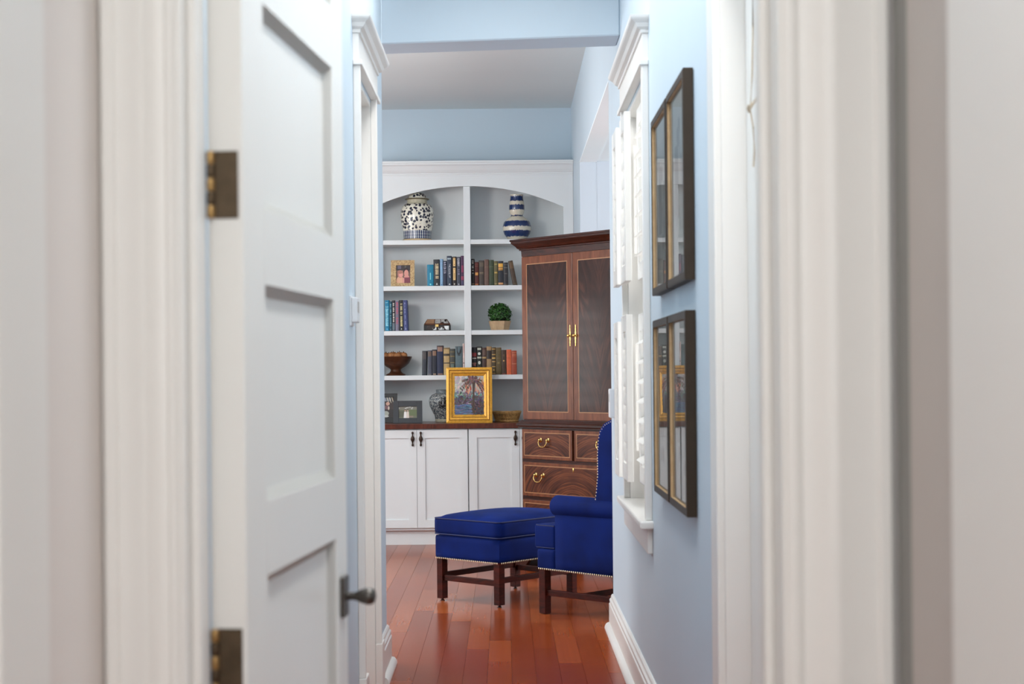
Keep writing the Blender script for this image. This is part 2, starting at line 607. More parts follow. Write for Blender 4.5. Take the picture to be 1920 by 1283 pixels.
S(bxo('ceiling', (XL - 0.12, XR + 0.12, YN1, 7.5, 3.3, 3.42), M['ceiling']), 'white ceiling over the hallway', 'ceiling')
S(bxo('ceiling_living', (-4.92, XR + 0.12, 7.5, YF + 0.12, HZ, HZ + 0.1), M['ceiling']), 'grey-white ceiling beyond the blue beam', 'ceiling')
S(bxo('ceiling_alcove', (XR + 0.12, 3.52, 7.73, 11.57, 2.83, 2.93), M['alcove_white']), 'bright white alcove ceiling beside the armoire', 'ceiling')
S(bxo('ceiling_dressing', (-0.61, 0.6, -1.62, YN0, 2.7, 2.8), M['ceiling']), 'white ceiling above the viewer', 'ceiling')

ln = thing('trim_5', 'white lining of the wide opening beside the armoire', 'trim', kind='structure')
bxo('soffit', (XR - 0.001, XR + 0.121, 8.26, 11.45, 2.822, 2.831), M['alcove_white'], ln)
bxo('jamb', (XR - 0.001, XR + 0.121, 11.442, 11.451, 0, 2.822), M['alcove_blue'], ln)

# header beam at the end of the hallway, slightly out of square
bm = BM()
prism(bm, [(XL - 0.02, 7.56), (XR, 7.41), (XR, 7.66), (XL - 0.02, 7.80)], 'z', 2.885, 3.45)
S(obj('trim_1', bm, M['blue_wall'], bevel=0.006, seg=1), 'pale blue header beam across the end of the hallway', 'beam')

# floor: slab, planks of the visible part one by one, the rest joined
floor = S(bxo('floor', (-4.92, 3.52, -1.62, YF + 0.12, -0.06, -0.004), M['subfloor']), 'glossy reddish-brown wood plank floor', 'floor')
random.seed(11)
unit = bpy.data.meshes.new('plank')
bm = BM()
box(bm, -0.5, 0.5, -0.5, 0.5, -0.004, 0.0)
bm.to_mesh(unit)
bm.free()
unit.materials.append(M['plank'])
PW = 0.107
field = BM()
nplank = 0
x = -4.8
row = 0
while x < 3.4:
    y = -1.5 - random.random() * 0.8
    near_cols = -1.05 < x + PW / 2 < 0.78
    while y < YF:
        L = random.choice([0.55, 0.7, 0.85, 1.0, 1.2]) + random.random() * 0.1
        y1 = min(y + L, YF)
        yy0 = max(y, -1.5)
        if y1 > yy0 + 0.02:
            if near_cols and y1 > 6.2 and nplank < 298:
                o = bpy.data.objects.new('plank', unit)
                COL.objects.link(o)
                o.parent = floor
                o.location = (x + PW / 2, (yy0 + y1) / 2, 0.0)
                o.scale = (PW - 0.0012, y1 - yy0 - 0.0012, 1)
                nplank += 1
            else:
                box(field, x + 0.0006, x + PW - 0.0006, yy0 + 0.0006, y1 - 0.0006, -0.004, 0)
        y = y1
    x += PW
    row += 1
fo = obj('plank_field', field, M['plank_joined'], floor)
fo['kind'] = 'stuff'


# ---- baseboards (profile swept along Y on the hall walls, with shoe moulding)
def baseboard(name, xw, sgn, ya, yb, label, end_round=True):
    """sgn: direction out of the wall"""
    t = thing(name, label, 'baseboard', kind='structure')
    prof = [(0, 0), (0.022, 0), (0.022, 0.128), (0.017, 0.133), (0.019, 0.142), (0.019, 0.15), (0.012, 0.158), (0.010, 0.170), (0.004, 0.177), (0, 0.177)]
    bm = BM()
    prism(bm, [(xw + sgn * a, z) for a, z in prof], 'y', 0, 1)
    for v in bm.verts:
        v.co = (v.co.x, ya + v.co.y * (yb - ya), v.co.z)
    obj('board', bm, M['white'], t)
    bm = BM()
    sp = [(0.022, 0.001)] + [(0.022 + 0.024 * math.cos(R(a)), 0.001 + 0.03 * math.sin(R(a))) for a in range(0, 91, 15)]
    prism(bm, [(xw + sgn * a, z) for a, z in sp], 'y', ya, yb)
    obj('shoe_moulding', bm, M['white'], t, smooth=50)
    return t


baseboard('baseboard_right', XR, -1, 4.13, 8.275, 'white moulded baseboard along the right hallway wall')
baseboard('baseboard_left', XL, 1, 6.83, 7.335, 'short white baseboard past the left doorway')
baseboard('baseboard_left_near', XL, 1, 2.9, 5.92, 'white baseboard behind the open door')


# ---- cornice with mitred returns: stack of rectangles
def cornice(bm, x_wall, sgn, front, ya, yb, prof):
    """prof: [(projection, z)]; front: base projection from the wall"""
    rings = []
    for o, z in prof:
        xo = x_wall + sgn * (front + o)
        rings.append([(x_wall, ya - o, z), (xo, ya - o, z), (xo, yb + o, z), (x_wall, yb + o, z)])
    loft(bm, rings)


CORN = [(0.0, 0), (0.006, 0.0), (0.008, 0.012), (0.02, 0.02), (0.028, 0.034), (0.042, 0.046), (0.046, 0.052), (0.048, 0.06)]


def header(parent, xw, sgn, ya, yb, z0):
    """fillet, frieze and cornice over an opening (z0: top of the casing legs)"""
    bm = BM()
    cornice(bm, xw, sgn, 0.022, ya, yb, [(0.012, z0), (0.012, z0 + 0.02)])
    obj('fillet', bm, M['white'], parent, bevel=0.004)
    bm = BM()
    cornice(bm, xw, sgn, 0.022, ya, yb, [(0, z0 + 0.02), (0, z0 + 0.12)])
    obj('frieze', bm, M['white'], parent)
    bm = BM()
    cornice(bm, xw, sgn, 0.022, ya, yb, [(o, z0 + 0.12 + z) for o, z in CORN])
    obj('cornice', bm, M['white'], parent)


def casing_leg(parent, xw, sgn, ya, yb, z0, z1):
    bm = BM()
    box(bm, *sorted((xw, xw + sgn * 0.02)), ya + 0.018, yb, z0, z1)
    obj('casing', bm, M['white'], parent, bevel=0.003)
    bm = BM()
    box(bm, *sorted((xw, xw + sgn * 0.027)), ya, ya + 0.018, z0, z1)
    obj('backband', bm, M['white'], parent, bevel=0.004)


# window in the right wall
win = thing('window_1', 'white cased window with cornice in the right hallway wall', 'window', kind='structure')
casing_leg(win, XR, -1, 5.985, 6.1, 0.77, 2.48)
casing_leg(win, XR, -1, 7.06, 7.175, 0.77, 2.48)
header(win, XR, -1, 5.985, 7.175, 2.475)
bxo('stool', (XR - 0.05, XR + 0.1, 5.95, 7.21, 0.74, 0.77), M['white'], win, 0.009, 3)
bxo('apron', (XR - 0.02, XR, 5.985, 7.175, 0.645, 0.74), M['white'], win, 0.004)
for nm, d in (('jamb', (XR + 0.0, XR + 0.12, 7.045, 7.06, 0.77, 2.46)), ('jamb', (XR, XR + 0.12, 6.1, 6.115, 0.77, 2.46)), ('head_jamb', (XR, XR + 0.12, 6.115, 7.045, 2.445, 2.46))):
    bxo(nm, d, M['white'], win)
for z0, z1, xo in ((0.77, 1.64, 0.085), (1.6, 2.445, 0.105)):
    bm = BM()
    for d in ((6.115, 6.16, z0, z1), (7.0, 7.045, z0, z1), (6.16, 7.0, z0, z0 + 0.05), (6.16, 7.0, z1 - 0.045, z1)):
        box(bm, XR + xo, XR + xo + 0.018, *d)
    s = obj('sash', bm, M['sash'], win)
    bxo('pane', (XR + xo + 0.008, XR + xo + 0.012, 6.16, 7.0, z0 + 0.05, z1 - 0.045), M['glass'], s)


# plantation shutters: near leaf in the opening, far leaf swung a little into the hall, two tiers
def shutter(name, label, hinge, ang, width, z0, z1, tilt):
    """leaf in local coords: x along the leaf from the hinge, z up"""
    t = thing(name, label, 'shutter', (hinge[0], hinge[1], z0), ang, 'plantation shutter leaves of the hall window')
    h = z1 - z0
    bxo('stile', (0, 0.05, -0.013, 0.013, 0, h), M['white_door'], t, 0.003)
    bxo('stile', (width - 0.05, width, -0.013, 0.013, 0, h), M['white_door'], t, 0.003)
    bxo('rail', (0.05, width - 0.05, -0.012, 0.012, 0, 0.07), M['white_door'], t, 0.003)
    bxo('rail', (0.05, width - 0.05, -0.012, 0.012, h - 0.07, h), M['white_door'], t, 0.003)
    n = int((h - 0.14) / 0.075)
    me = None
    for i in range(n):
        zc = 0.07 + (h - 0.14) * (i + 0.5) / n
        if me is None:
            bm = BM()
            pts = [(0.034 * math.cos(R(a)), 0.005 * math.sin(R(a))) for a in range(0, 360, 30)]
            prism(bm, pts, 'x', 0.052, width - 0.052)
            o = obj('louver', bm, M['white_door'], t, smooth=50)
            me = o.data
        else:
            o = bpy.data.objects.new('louver', me)
            COL.objects.link(o)
            o.parent = t
        o.location = (0, 0, zc)
        o.rotation_euler = (tilt, 0, 0)
    bxo('tilt_rod', (width / 2 - 0.006, width / 2 + 0.006, -0.046, -0.036, 0.12, h - 0.12), M['white_door'], t, 0.002)
    return t


for tier, z0, z1 in (('upper', 1.70, 2.395), ('lower', 0.875, 1.562)):
    shutter('plantation_shutter', tier + ' white louvered shutter leaf set back in the window opening', (XR + 0.012, 6.118), R(90), 0.42, z0, z1, R(-28))
    shutter('plantation_shutter', tier + ' middle shutter leaf standing proud of the window casing', (0.508, 6.552), R(90), 0.28, z0, z1, R(-78))
    shutter('plantation_shutter', tier + ' shutter leaf farthest from the viewer and farthest out', (0.4945, 6.862), R(90), 0.25, z0, z1 - 0.02, R(-78))

# left doorway with its cornice and a closed door
dl = thing('door_2', 'white cased doorway with cornice in the left hallway wall', 'doorway', kind='structure')
casing_leg(dl, XL, 1, 5.93, 6.04, 0.2, 2.48)
casing_leg(dl, XL, 1, 6.69, 6.80, 0.2, 2.48)
for a, b in ((5.925, 6.045), (6.685, 6.81)):
    bxo('plinth', (XL, XL + 0.03, a, b, 0, 0.2), M['white'], dl, 0.004)
header(dl, XL, 1, 5.93, 6.80, 2.475)
for d in ((XL - 0.12, XL, 6.675, 6.69, 0, 2.46), (XL - 0.12, XL, 6.04, 6.055, 0, 2.46)):
    bxo('jamb', d, M['white'], dl)
bxo('head_jamb', (XL - 0.12, XL, 6.055, 6.675, 2.445, 2.46), M['white'], dl)
bxo('door_stop', (XL - 0.085, XL - 0.05, 6.663, 6.675, 0, 2.445), M['white'], dl)
lf = bxo('door_leaf', (XL - 0.125, XL - 0.087, 6.057, 6.673, 0.008, 2.443), M['white_door'], dl, 0.002)
for z0, z1 in ((0.3, 1.0), (1.12, 2.3)):
    bxo('panel_moulding', (XL - 0.087, XL - 0.083, 6.16, 6.57, z0, z1), M['white_door'], lf, 0.0015)

# closet door in the right wall, near the viewer
dr = thing('door_3', 'white closet door recessed in the right hallway wall', 'door', kind='structure')
for a, b in ((4.0, 4.12), (3.0, 3.12)):
    bxo('casing', (XR - 0.02, XR, a, b, 0, 2.52), M['white'], dr, 0.003)
bxo('head_casing', (XR - 0.02, XR, 3.12, 4.0, 2.42, 2.52), M['white'], dr, 0.003)
bxo('jamb', (XR - 0.002, XR + 0.12, 3.985, 4.0, 0, 2.42), M['white'], dr)
bxo('jamb', (XR - 0.002, XR + 0.12, 3.12, 3.135, 0, 2.42), M['white'], dr)
bxo('head_jamb', (XR - 0.002, XR + 0.12, 3.135, 3.985, 2.405, 2.42), M['white'], dr)
bxo('door_leaf', (XR + 0.06, XR + 0.1, 3.138, 3.982, 0.008, 2.402), M['white_door'], dr, 0.002)

# cord on a small hook on the closet door
ck = thing('hook_cord', 'thin beige cord hung over a small hook on the closet door', 'cord', (XR + 0.056, 3.80, 1.95))
bm = BM()
tube(bm, [(0.002, 0, 0.03), (-0.01, 0, 0.012), (-0.018, 0, -0.004), (-0.02, -0.004, 0.002), (-0.018, -0.006, 0.012)], 0.0035, 8)
obj('hook', bm, M['cord'], ck, smooth=60)
bm = BM()
tube(bm, [(-0.006, 0.0, 0.34), (-0.006, 0.0, 0.2), (-0.009, 0, 0.08), (-0.014, 0, 0.0), (-0.008, -0.002, -0.04), (-0.006, -0.003, -0.1), (-0.008, -0.001, -0.135)], 0.0022, 6)
obj('cord', bm, M['cord'], ck, smooth=60)
ck.children[1].name = 'string'

# near doorway: jambs, casing, stops
tn = thing('trim_2', 'white moulded casing around the nearest doorway', 'door frame', kind='structure')
JL, JR = -0.393, 0.336
bxo('jamb', (-0.415, JL, YN0 - 0.004, YN1, 0, 2.43), M['white'], tn, 0.003)
bxo('jamb', (JR, 0.358, YN0 - 0.004, YN1, 0, 2.43), M['white'], tn, 0.003)
bxo('head_jamb', (JL, JR, YN0, YN1, 2.43, 2.45), M['white'], tn)
bxo('door_stop', (JR - 0.012, JR, 2.02, 2.06, 0, 2.43), M['white'], tn, 0.003)
bxo('door_stop', (JL, JL + 0.012, 1.985, 2.03, 0, 2.43), M['white'], tn, 0.003)


def casing_profile(x_in, x_out):
    """horizontal section of the moulded casing: bead at the inner edge, cove, flat, backband"""
    s = 1 if x_out > x_in else -1
    W = abs(x_out - x_in)
    y = YN0
    pr = [(0, 0), (0, -0.010), (0.006, -0.013), (0.014, -0.013), (0.02, -0.009), (0.032, -0.010), (0.044, -0.017), (0.054, -0.022), (0.066, -0.022), (0.074, -0.019)]
    pr = [(a * min(1, W / 0.13), b) for a, b in pr]
    pr += [(W - 0.02, -0.020), (W - 0.016, -0.024), (W - 0.004, -0.024), (W, -0.02), (W, 0)]
    return [(x_in + s * a, y + b) for a, b in pr]


for x_in, x_out in ((JL - 0.006, -0.488), (JR + 0.005, 0.468)):
    bm = BM()
    prism(bm, casing_profile(x_in, x_out), 'z', 0, 2.44)
    obj('casing', bm, M['white'], tn, smooth=35)
bxo('head_casing', (-0.488, 0.468, YN0 - 0.022, YN0, 2.44, 2.57), M['white'], tn, 0.004)
S(bxo('trim_3', (0.447, 0.47, 0.4, 1.612, 0, 2.5), M['white'], None, 0.004), 'white vertical trim board at the right edge of the view', 'trim')
S(bxo('gap_shade_strip', (0.472, 0.66, 1.862, 1.93, 0, 2.6), M['gap_shade'], None, 0.003), 'painted shade of the narrow gap right of the nearest casing', 'trim')  # shade of the gap put in as a grey strip
S(bxo('trim_4', (-0.49, -0.476, 1.50, 1.665, 0, 2.5), M['white'], None, 0.004), 'pale vertical trim board at the left edge of the view', 'trim')

# the open panel door on the left (local x along the leaf from the hinge, y = thickness, front face at y = 0)
DA = math.atan2(0.69, 0.064)
door = thing('door_1', 'open white five-panel door on bronze hinges at the left', 'door', (-0.3446, 2.112, 0.01), DA, kind='structure')
DW, DT, DH = 0.693, 0.0475, 2.40
# leaf's visible face looks towards +x world, i.e. local -y; thickness towards local +y
bxo('stile', (0, 0.118, 0, DT, 0, DH), M['white_door'], door, 0.0015)
bxo('stile', (DW - 0.096, DW, 0, DT, 0, DH), M['white_door'], door, 0.0015)
ZR = [(0, 0.335), (0.638, 0.743), (1.045, 1.148), (1.450, 1.555), (1.842, 1.945), (2.245, DH)]
for a, b in ZR:
    bxo('rail', (0.118, DW - 0.096, 0, DT, a, b), M['white_door'], door)
for (a, b), (c, d) in zip(ZR[:-1], ZR[1:]):
    p_ = bxo('panel', (0.118, DW - 0.096, 0.013, DT - 0.013, b, c), M['white_door'], door)
    bm = BM()
    x0, x1, e = 0.118, DW - 0.096, 0.016
    for q in ([(x0, 0, b), (x1, 0, b), (x1 - e, 0.012, b + e), (x0 + e, 0.012, b + e)], [(x0, 0, c), (x0 + e, 0.012, c - e), (x1 - e, 0.012, c - e), (x1, 0, c)],
              [(x0, 0, b), (x0 + e, 0.012, b + e), (x0 + e, 0.012, c - e), (x0, 0, c)], [(x1, 0, b), (x1, 0, c), (x1 - e, 0.012, c - e), (x1 - e, 0.012, b + e)]):
        qv = [bm.verts.new((v[0], v[1] + 0.0012, v[2])) for v in q]
        bm.faces.new(qv)
    bmesh.ops.solidify(bm, geom=list(bm.faces), thickness=-0.001)
    obj('sticking', bm, M['white_door'], p_)
for zc in (0.315, 0.945, 1.576, 2.206):
    bm = BM()
    box(bm, -0.0022, 0.0002, 0.006, 0.038, zc - 0.0445, zc + 0.0445)
    hg = obj('hinge', bm, M['bronze'], door, bevel=0.0006, seg=1)
    for k in range(5):
        bm = BM()
        z0 = zc - 0.0445 + k * 0.0178
        lathe(bm, [(0.0052, z0 + 0.0005), (0.0058, z0 + 0.002), (0.0058, z0 + 0.0158), (0.0052, z0 + 0.0173)], 12, -0.004, 0.0425)
        obj('knuckle', bm, M['brass_knuckle'] if k % 2 == 0 else M['bronze'], hg, smooth=40)


kn = bxo('rosette', (DW - 0.066, DW - 0.024, -0.008, 0.0, 0.906, 0.976), M['pewter'], door, 0.003)
bm = BM()
prof = [(0.010, 0.006), (0.0095, 0.02), (0.012, 0.026), (0.016, 0.032), (0.0205, 0.042), (0.021, 0.048), (0.017, 0.055), (0.006, 0.058)]
lathe(bm, [(r_ * 0.72, z_) for r_, z_ in prof], 20)
for v in bm.verts:
    v.co = Vector((v.co.x + DW - 0.045, -v.co.z, v.co.y + 0.941))
obj('knob', bm, M['pewter'], kn, smooth=50)
bxo('latch_plate', (DW, DW + 0.002, 0.008, 0.036, 0.91, 0.97), M['pewter'], door)

# windows that give the rooms their light (outside the frame), and an added rear frame
wl = thing('window_2', 'tall living room windows left of the frame', 'window', kind='structure')
for k in range(3):
    bxo('mullion', (-4.9, -4.82, 7.7 + k * 1.25 - 0.04, 7.7 + k * 1.25 + 0.04, 0.5, 2.9), M['white'], wl)
for z in (0.5, 2.86):
    bxo('rail', (-4.9, -4.82, 7.7, 10.2, z, z + 0.05), M['white'], wl)
ws = thing('window_4', 'slatted living room window left of the frame', 'window', kind='structure')
for k in range(8):
    bm = BM()
    box(bm, -4.88, -4.82, 10.95, 11.95, 0.92 + k * 0.14, 0.985 + k * 0.14)
    obj('slat', bm, M['white'], ws)

wb = thing('fill_light_frame', 'added window frame around the fill lamp behind the viewer', 'window', kind='structure')  # added for the fill lamp; no window known here
for d in ((-0.4, -0.36, 1.0, 2.3), (0.36, 0.4, 1.0, 2.3), (-0.36, 0.36, 1.0, 1.04), (-0.36, 0.36, 2.26, 2.3)):
    bxo('frame_bar', (d[0], d[1], -1.5, -1.46, d[2], d[3]), M['white'], wb)
wa = thing('window_3', 'wide alcove window beside the armoire and wing chair', 'window', kind='structure')
for k in range(4):
    bxo('mullion', (3.42, 3.5, 8.1 + k * 1.0 - 0.03, 8.1 + k * 1.0 + 0.03, 0.6, 2.6), M['white'], wa)
for z in (0.6, 2.55):
    bxo('rail', (3.42, 3.5, 8.1, 11.1, z, z + 0.05), M['white'], wa)

# ------------------------------------------------------------------ built-in bookcase
YB = 12.28      # face of the base cabinets
YU = 12.55      # face of the shelves
YK = 12.865     # back panel
BXL, BXR = -1.128, 0.543
CX = -0.2925
cabs = []
for k, (xa, xb) in enumerate(((BXL, CX - 0.0015), (CX + 0.0015, BXR))):
    c = thing('base_cabinet', ['white shaker base cabinet left of the middle seam under the brown counter', 'white shaker base cabinet right of the middle seam beside the armoire'][k], 'cabinet', (0, 0, 0), 0, 'built-in base cabinets')
    bxo('carcass', (xa, xb, YB + 0.02, YF - 0.01, 0.115, 0.893), M['cab_white'], c)
    bxo('toe_kick', (xa, xb, YB + 0.062, YB + 0.08, 0.0, 0.116), M['cab_white'], c)
    ins = 0.052
    edges = (xa + ins, xb - 0.004) if k == 0 else (xa + 0.004, xb - ins)
    if k == 0:
        bxo('filler_stile', (xa, xa + ins - 0.003, YB, YB + 0.02, 0.116, 0.888), M['cab_white'], c)
    else:
        bxo('filler_stile', (xb - ins + 0.003, xb, YB, YB + 0.02, 0.116, 0.888), M['cab_white'], c)
    mid = (edges[0] + edges[1]) / 2
    for j, (a, b) in enumerate(((edges[0], mid - 0.0015), (mid + 0.0015, edges[1]))):
        z0, z1, f = 0.135, 0.886, 0.062
        bm = BM()
        box(bm, a, a + f, YB, YB + 0.02, z0, z1)
        box(bm, b - f, b, YB, YB + 0.02, z0, z1)
        box(bm, a + f, b - f, YB, YB + 0.02, z0, z0 + f)
        box(bm, a + f, b - f, YB, YB + 0.02, z1 - f, z1)
        d = obj('door', bm, M['cab_white'], c)
        bxo('panel', (a + f, b - f, YB + 0.011, YB + 0.019, z0 + f, z1 - f), M['cab_white'], d)
        hx = (b - 0.03) if j == 0 else (a + 0.03)
        bm = BM()
        lathe(bm, [(0.004, -0.056), (0.008, -0.052), (0.0085, -0.044), (0.005, -0.034), (0.0065, -0.022), (0.013, -0.01), (0.0155, 0.002), (0.012, 0.014), (0.006, 0.024), (0.005, 0.036), (0.0085, 0.044), (0.008, 0.053), (0.004, 0.057)], 14, 0, 0, 1, 0.6)
        for v in bm.verts:
            v.co = Vector((v.co.x + hx, v.co.y + YB - 0.012, v.co.z + 0.818))
        box(bm, hx - 0.004, hx + 0.004, YB - 0.01, YB + 0.001, 0.855, 0.863)
        box(bm, hx - 0.004, hx + 0.004, YB - 0.01, YB + 0.001, 0.773, 0.781)
        obj('handle', bm, M['iron'], d, smooth=50)
tag(bxo('countertop', (BXL, BXR, YB - 0.02, YF - 0.012, 0.895, 0.934), M['counter'], None, 0.004), 'glossy brown wooden countertop below the white shelves', 'countertop')

bk = thing('bookcase', 'white built-in bookcase with arched top filling the end wall', 'bookcase')
bxo('back_panel', (BXL, BXR, YK, YF - 0.012, 0.934, 2.9), M['cab_white'], bk)
bxo('side_panel', (BXL, BXL + 0.03, YU + 0.022, YK, 0.934, 2.9), M['cab_white'], bk)
bxo('side_panel', (BXR - 0.03, BXR, YU + 0.022, YK, 0.934, 2.9), M['cab_white'], bk)
OL, OR_ = CX - 0.758, CX + 0.758
bxo('stile', (BXL, OL, YU, YU + 0.022, 0.934, 2.87), M['cab_white'], bk)
bxo('stile', (OR_, BXR, YU, YU + 0.022, 0.934, 2.87), M['cab_white'], bk)
bxo('divider', (CX - 0.0265, CX + 0.0265, YU, YU + 0.022, 0.934, 2.7855), M['cab_white'], bk, 0.002)
bxo('divider_panel', (CX - 0.012, CX + 0.012, YU + 0.022, YK, 0.934, 2.80), M['cab_white'], bk)
rise, half = 0.17, 0.758
rad = (half ** 2 + rise ** 2) / (2 * rise)
pts = []
for i in range(41):
    dx = -half + 2 * half * i / 40
    pts.append((CX + dx, 2.787 - rad + math.sqrt(rad ** 2 - dx ** 2)))
bm = BM()
prism(bm, pts + [(OR_, 2.87), (OL, 2.87)], 'y', YU, YU + 0.022)
obj('arched_valance', bm, M['cab_white'], bk)
bxo('top_panel', (BXL, BXR, YU + 0.022, YF - 0.012, 2.85, 2.9), M['cab_white'], bk)
for (a, b) in ((OL - 0.04, CX - 0.012), (CX + 0.012, OR_ + 0.04)):
    for zt in (1.305, 1.656, 2.007, 2.368):
        bxo('shelf', (a, b, YU + 0.004, YK, zt - 0.036, zt), M['cab_white'], bk, 0.002)
bm = BM()
prof = [(0, 2.868), (0.008, 2.868), (0.008, 2.878), (0.014, 2.88), (0.014, 2.888), (0.02, 2.892), (0.034, 2.91), (0.05, 2.94), (0.064, 2.952), (0.064, 2.962), (0.072, 2.964), (0.072, 2.978)]
loft(bm, [[(BXL, YU - o, z), (BXR, YU - o, z), (BXR, YF - 0.012, z), (BXL, YF - 0.012, z)] for o, z in prof])
obj('crown', bm, M['cab_white'], bk)

# ------------------------------------------------------------------ books
BOOKMAT = {}


def book_mat(c):
    if c not in BOOKMAT:
        BOOKMAT[c] = plain('book_cloth_%d_%d_%d' % c, rgb(*c), 0.55, 0.12, 60, bump=0.1)
    return BOOKMAT[c]


def glyphs(x0, x1, z0, z1, c, seed, density=0.75, step=0.008):
    """small block marks of a spine title running down the spine"""
    rnd = random.Random(seed)
    out = []
    z = z1
    while z - step * 0.75 > z0:
        hgt = step * (0.45 + 0.45 * rnd.random())
        if rnd.random() < density:
            k = rnd.choice([1, 2, 2])
            if k == 1:
                out.append((rect(x0, x1, z - hgt, z), c))
            else:
                m = x0 + (x1 - x0) * (0.35 + 0.3 * rnd.random())
                out.append((rect(x0, m - 0.0008, z - hgt, z), c))
                out.append((rect(m, x1, z - hgt * 0.7, z), c))
        z -= step
    return out


def text_polys(s, cx, z_top, size, c):
    """real letters running down a spine: outline triangles of the built-in font, as printable polys"""
    cu = bpy.data.curves.new('t', 'FONT')
    cu.body = s
    cu.size = size
    cu.resolution_u = 2
    to = bpy.data.objects.new('t', cu)
    COL.objects.link(to)
    dg = bpy.context.evaluated_depsgraph_get()
    me = to.evaluated_get(dg).to_mesh()
    out = []
    for p in me.polygons:
        out.append(([(cx - 0.35 * size + me.vertices[i].co.y, z_top - me.vertices[i].co.x) for i in p.vertices], c))
    to.evaluated_get(dg).to_mesh_clear()
    bpy.data.objects.remove(to)
    return out


def book(label, x0, x1, z, h, col, marks=None, depth=0.15, yf=None, lean=0.0, group='', cover=None):
    """spine faces -Y; marks are polys in local spine coordinates (x 0..w, z 0..h)"""
    yf = (YU + 0.045) if yf is None else yf
    wd = x1 - x0
    t = thing('book', label, 'book', (x0, yf, z), 0, group)
    if lean:
        t.rotation_euler = (0, lean, 0)
    bm = BM()
    b = min(0.0035, wd * 0.14)
    # spine slightly rounded, two boards
    sp = [(0, 0.006)] + [(wd / 2 - wd / 2 * math.cos(math.pi * k / 6), 0.005 - 0.005 * math.sin(math.pi * k / 6)) for k in range(7)] + [(wd, 0.006)]
    prism(bm, sp, 'z', 0, h)
    box(bm, 0, b, 0.006, depth, 0, h)
    box(bm, wd - b, wd, 0.006, depth, 0, h)
    obj('cover', bm, book_mat(col), t)
    bxo('pages', (b, wd - b, 0.0065, depth - 0.004, 0.003, h - 0.004), M['pages'], t)
    if marks:
        o = print_mesh('spine_lettering', marks(wd, h) if callable(marks) else marks, t, -0.0012, 0.00002)
        o['kind'] = 'stuff'
        # wrap the print onto the rounded spine
        for v in o.data.vertices:
            xx = min(max(v.co.x / wd, 0.02), 0.98)
            v.co.y = -0.0006 + 0.005 - 0.005 * math.sin(math.acos(1 - 2 * xx)) + (v.co.y + 0.0012)
    return t


def bands(*bs):
    """horizontal spine bands: (f0, f1, colour[, inset])"""
    def f(wd, h):
        out = []
        for q in bs:
            ins = q[3] if len(q) > 3 else 0.04
            n = 4
            for k in range(n):
                a = wd * (ins + (1 - 2 * ins) * k / n)
                b = wd * (ins + (1 - 2 * ins) * (k + 1) / n)
                out.append((rect(a, b, q[0] * h, q[1] * h), q[2]))
        return out
    return f


def letters(f0, f1, c, seed, x0=0.25, x1=0.75, logo=None, extra=(), step=0.008, density=0.75):
    def f(wd, h):
        out = list(bands(*extra)(wd, h)) if extra else []
        out += glyphs(wd * x0, wd * x1, f0 * h, f1 * h, c, seed, density, step)
        if logo:
            out.append(([(wd * 0.35, 0.05 * h), (wd * 0.65, 0.05 * h), (wd * 0.5, 0.05 * h + wd * 0.35)], logo))
        return out
    return f


def real_text(s, size, f_top, c, extra=None, x=0.5):
    def f(wd, h):
        out = text_polys(s, wd * x, f_top * h, size, c)
        if extra:
            out += extra(wd, h)
        return out
    return f


CR = (226, 206, 164)
WH = (214, 214, 214)
GO = (216, 160, 74)
G1 = 'books on the shelf under the striped gourd vase and ginger jar'
g = 'modern hardbacks beside the tan photo frame'
zb = 2.007
book('teal book at the left end of the row beside the tan photo frame', -0.6101, -0.5597, zb, 0.170, (22, 124, 156), bands((0.05, 0.12, (120, 205, 215), 0.38), (0.3, 0.62, (120, 205, 215), 0.42)), group=g)
book('charcoal book with large cream lettering right of the teal book', -0.5578, -0.5105, zb, 0.21, (44, 46, 52), letters(0.28, 0.84, CR, 1, 0.3, 0.82, WH, step=0.007, density=0.95), group=g, lean=-0.012)
book('thin light blue book between two dark hardbacks', -0.5085, -0.4855, zb, 0.214, (136, 172, 204), bands((0.03, 0.06, (90, 120, 160), 0.3)), group=g)
book('short navy book with grey lettering right of the light blue book', -0.4839, -0.4554, zb, 0.198, (38, 44, 66), letters(0.22, 0.95, (168, 168, 184), 3, 0.2, 0.8, step=0.016), group=g)
book('tall slate book with fine white title and pale block at its head', -0.4543, -0.4165, zb, 0.237, (52, 64, 82), real_text('THE BOOK OF', 0.017, 0.74, (226, 230, 236), lambda wd, h: glyphs(wd * 0.28, wd * 0.36, 0.34 * h, 0.68 * h, (170, 180, 190), 8, 0.8, 0.005) + bands((0.88, 0.93, (160, 178, 186), 0.12))(wd, h) + [([(wd * 0.3, 0.04 * h), (wd * 0.75, 0.04 * h), (wd * 0.55, 0.09 * h)], WH)], 0.58), group=g)
book('dark brown book with long gold lettering panel', -0.4124, -0.3796, zb, 0.231, (42, 32, 34), lambda wd, h: bands((0.2, 0.62, (226, 190, 128), 0.22), (0.67, 0.96, (226, 190, 128), 0.22), (0.04, 0.09, (190, 180, 170), 0.35))(wd, h) + glyphs(wd * 0.4, wd * 0.6, 0.22 * h, 0.95 * h, (160, 116, 60), 4, 0.5, 0.012), group=g)
book('slate blue book lettered GABBY down the spine', -0.3779, -0.3468, zb, 0.229, (66, 70, 84), real_text('GABBY', 0.021, 0.96, (222, 220, 228), lambda wd, h: glyphs(wd * 0.3, wd * 0.75, 0.36 * h, 0.56 * h, (150, 140, 168), 5, 0.8, 0.007) + [([(wd * 0.35, 0.04 * h), (wd * 0.7, 0.04 * h), (wd * 0.5, 0.09 * h)], WH)]), group=g)
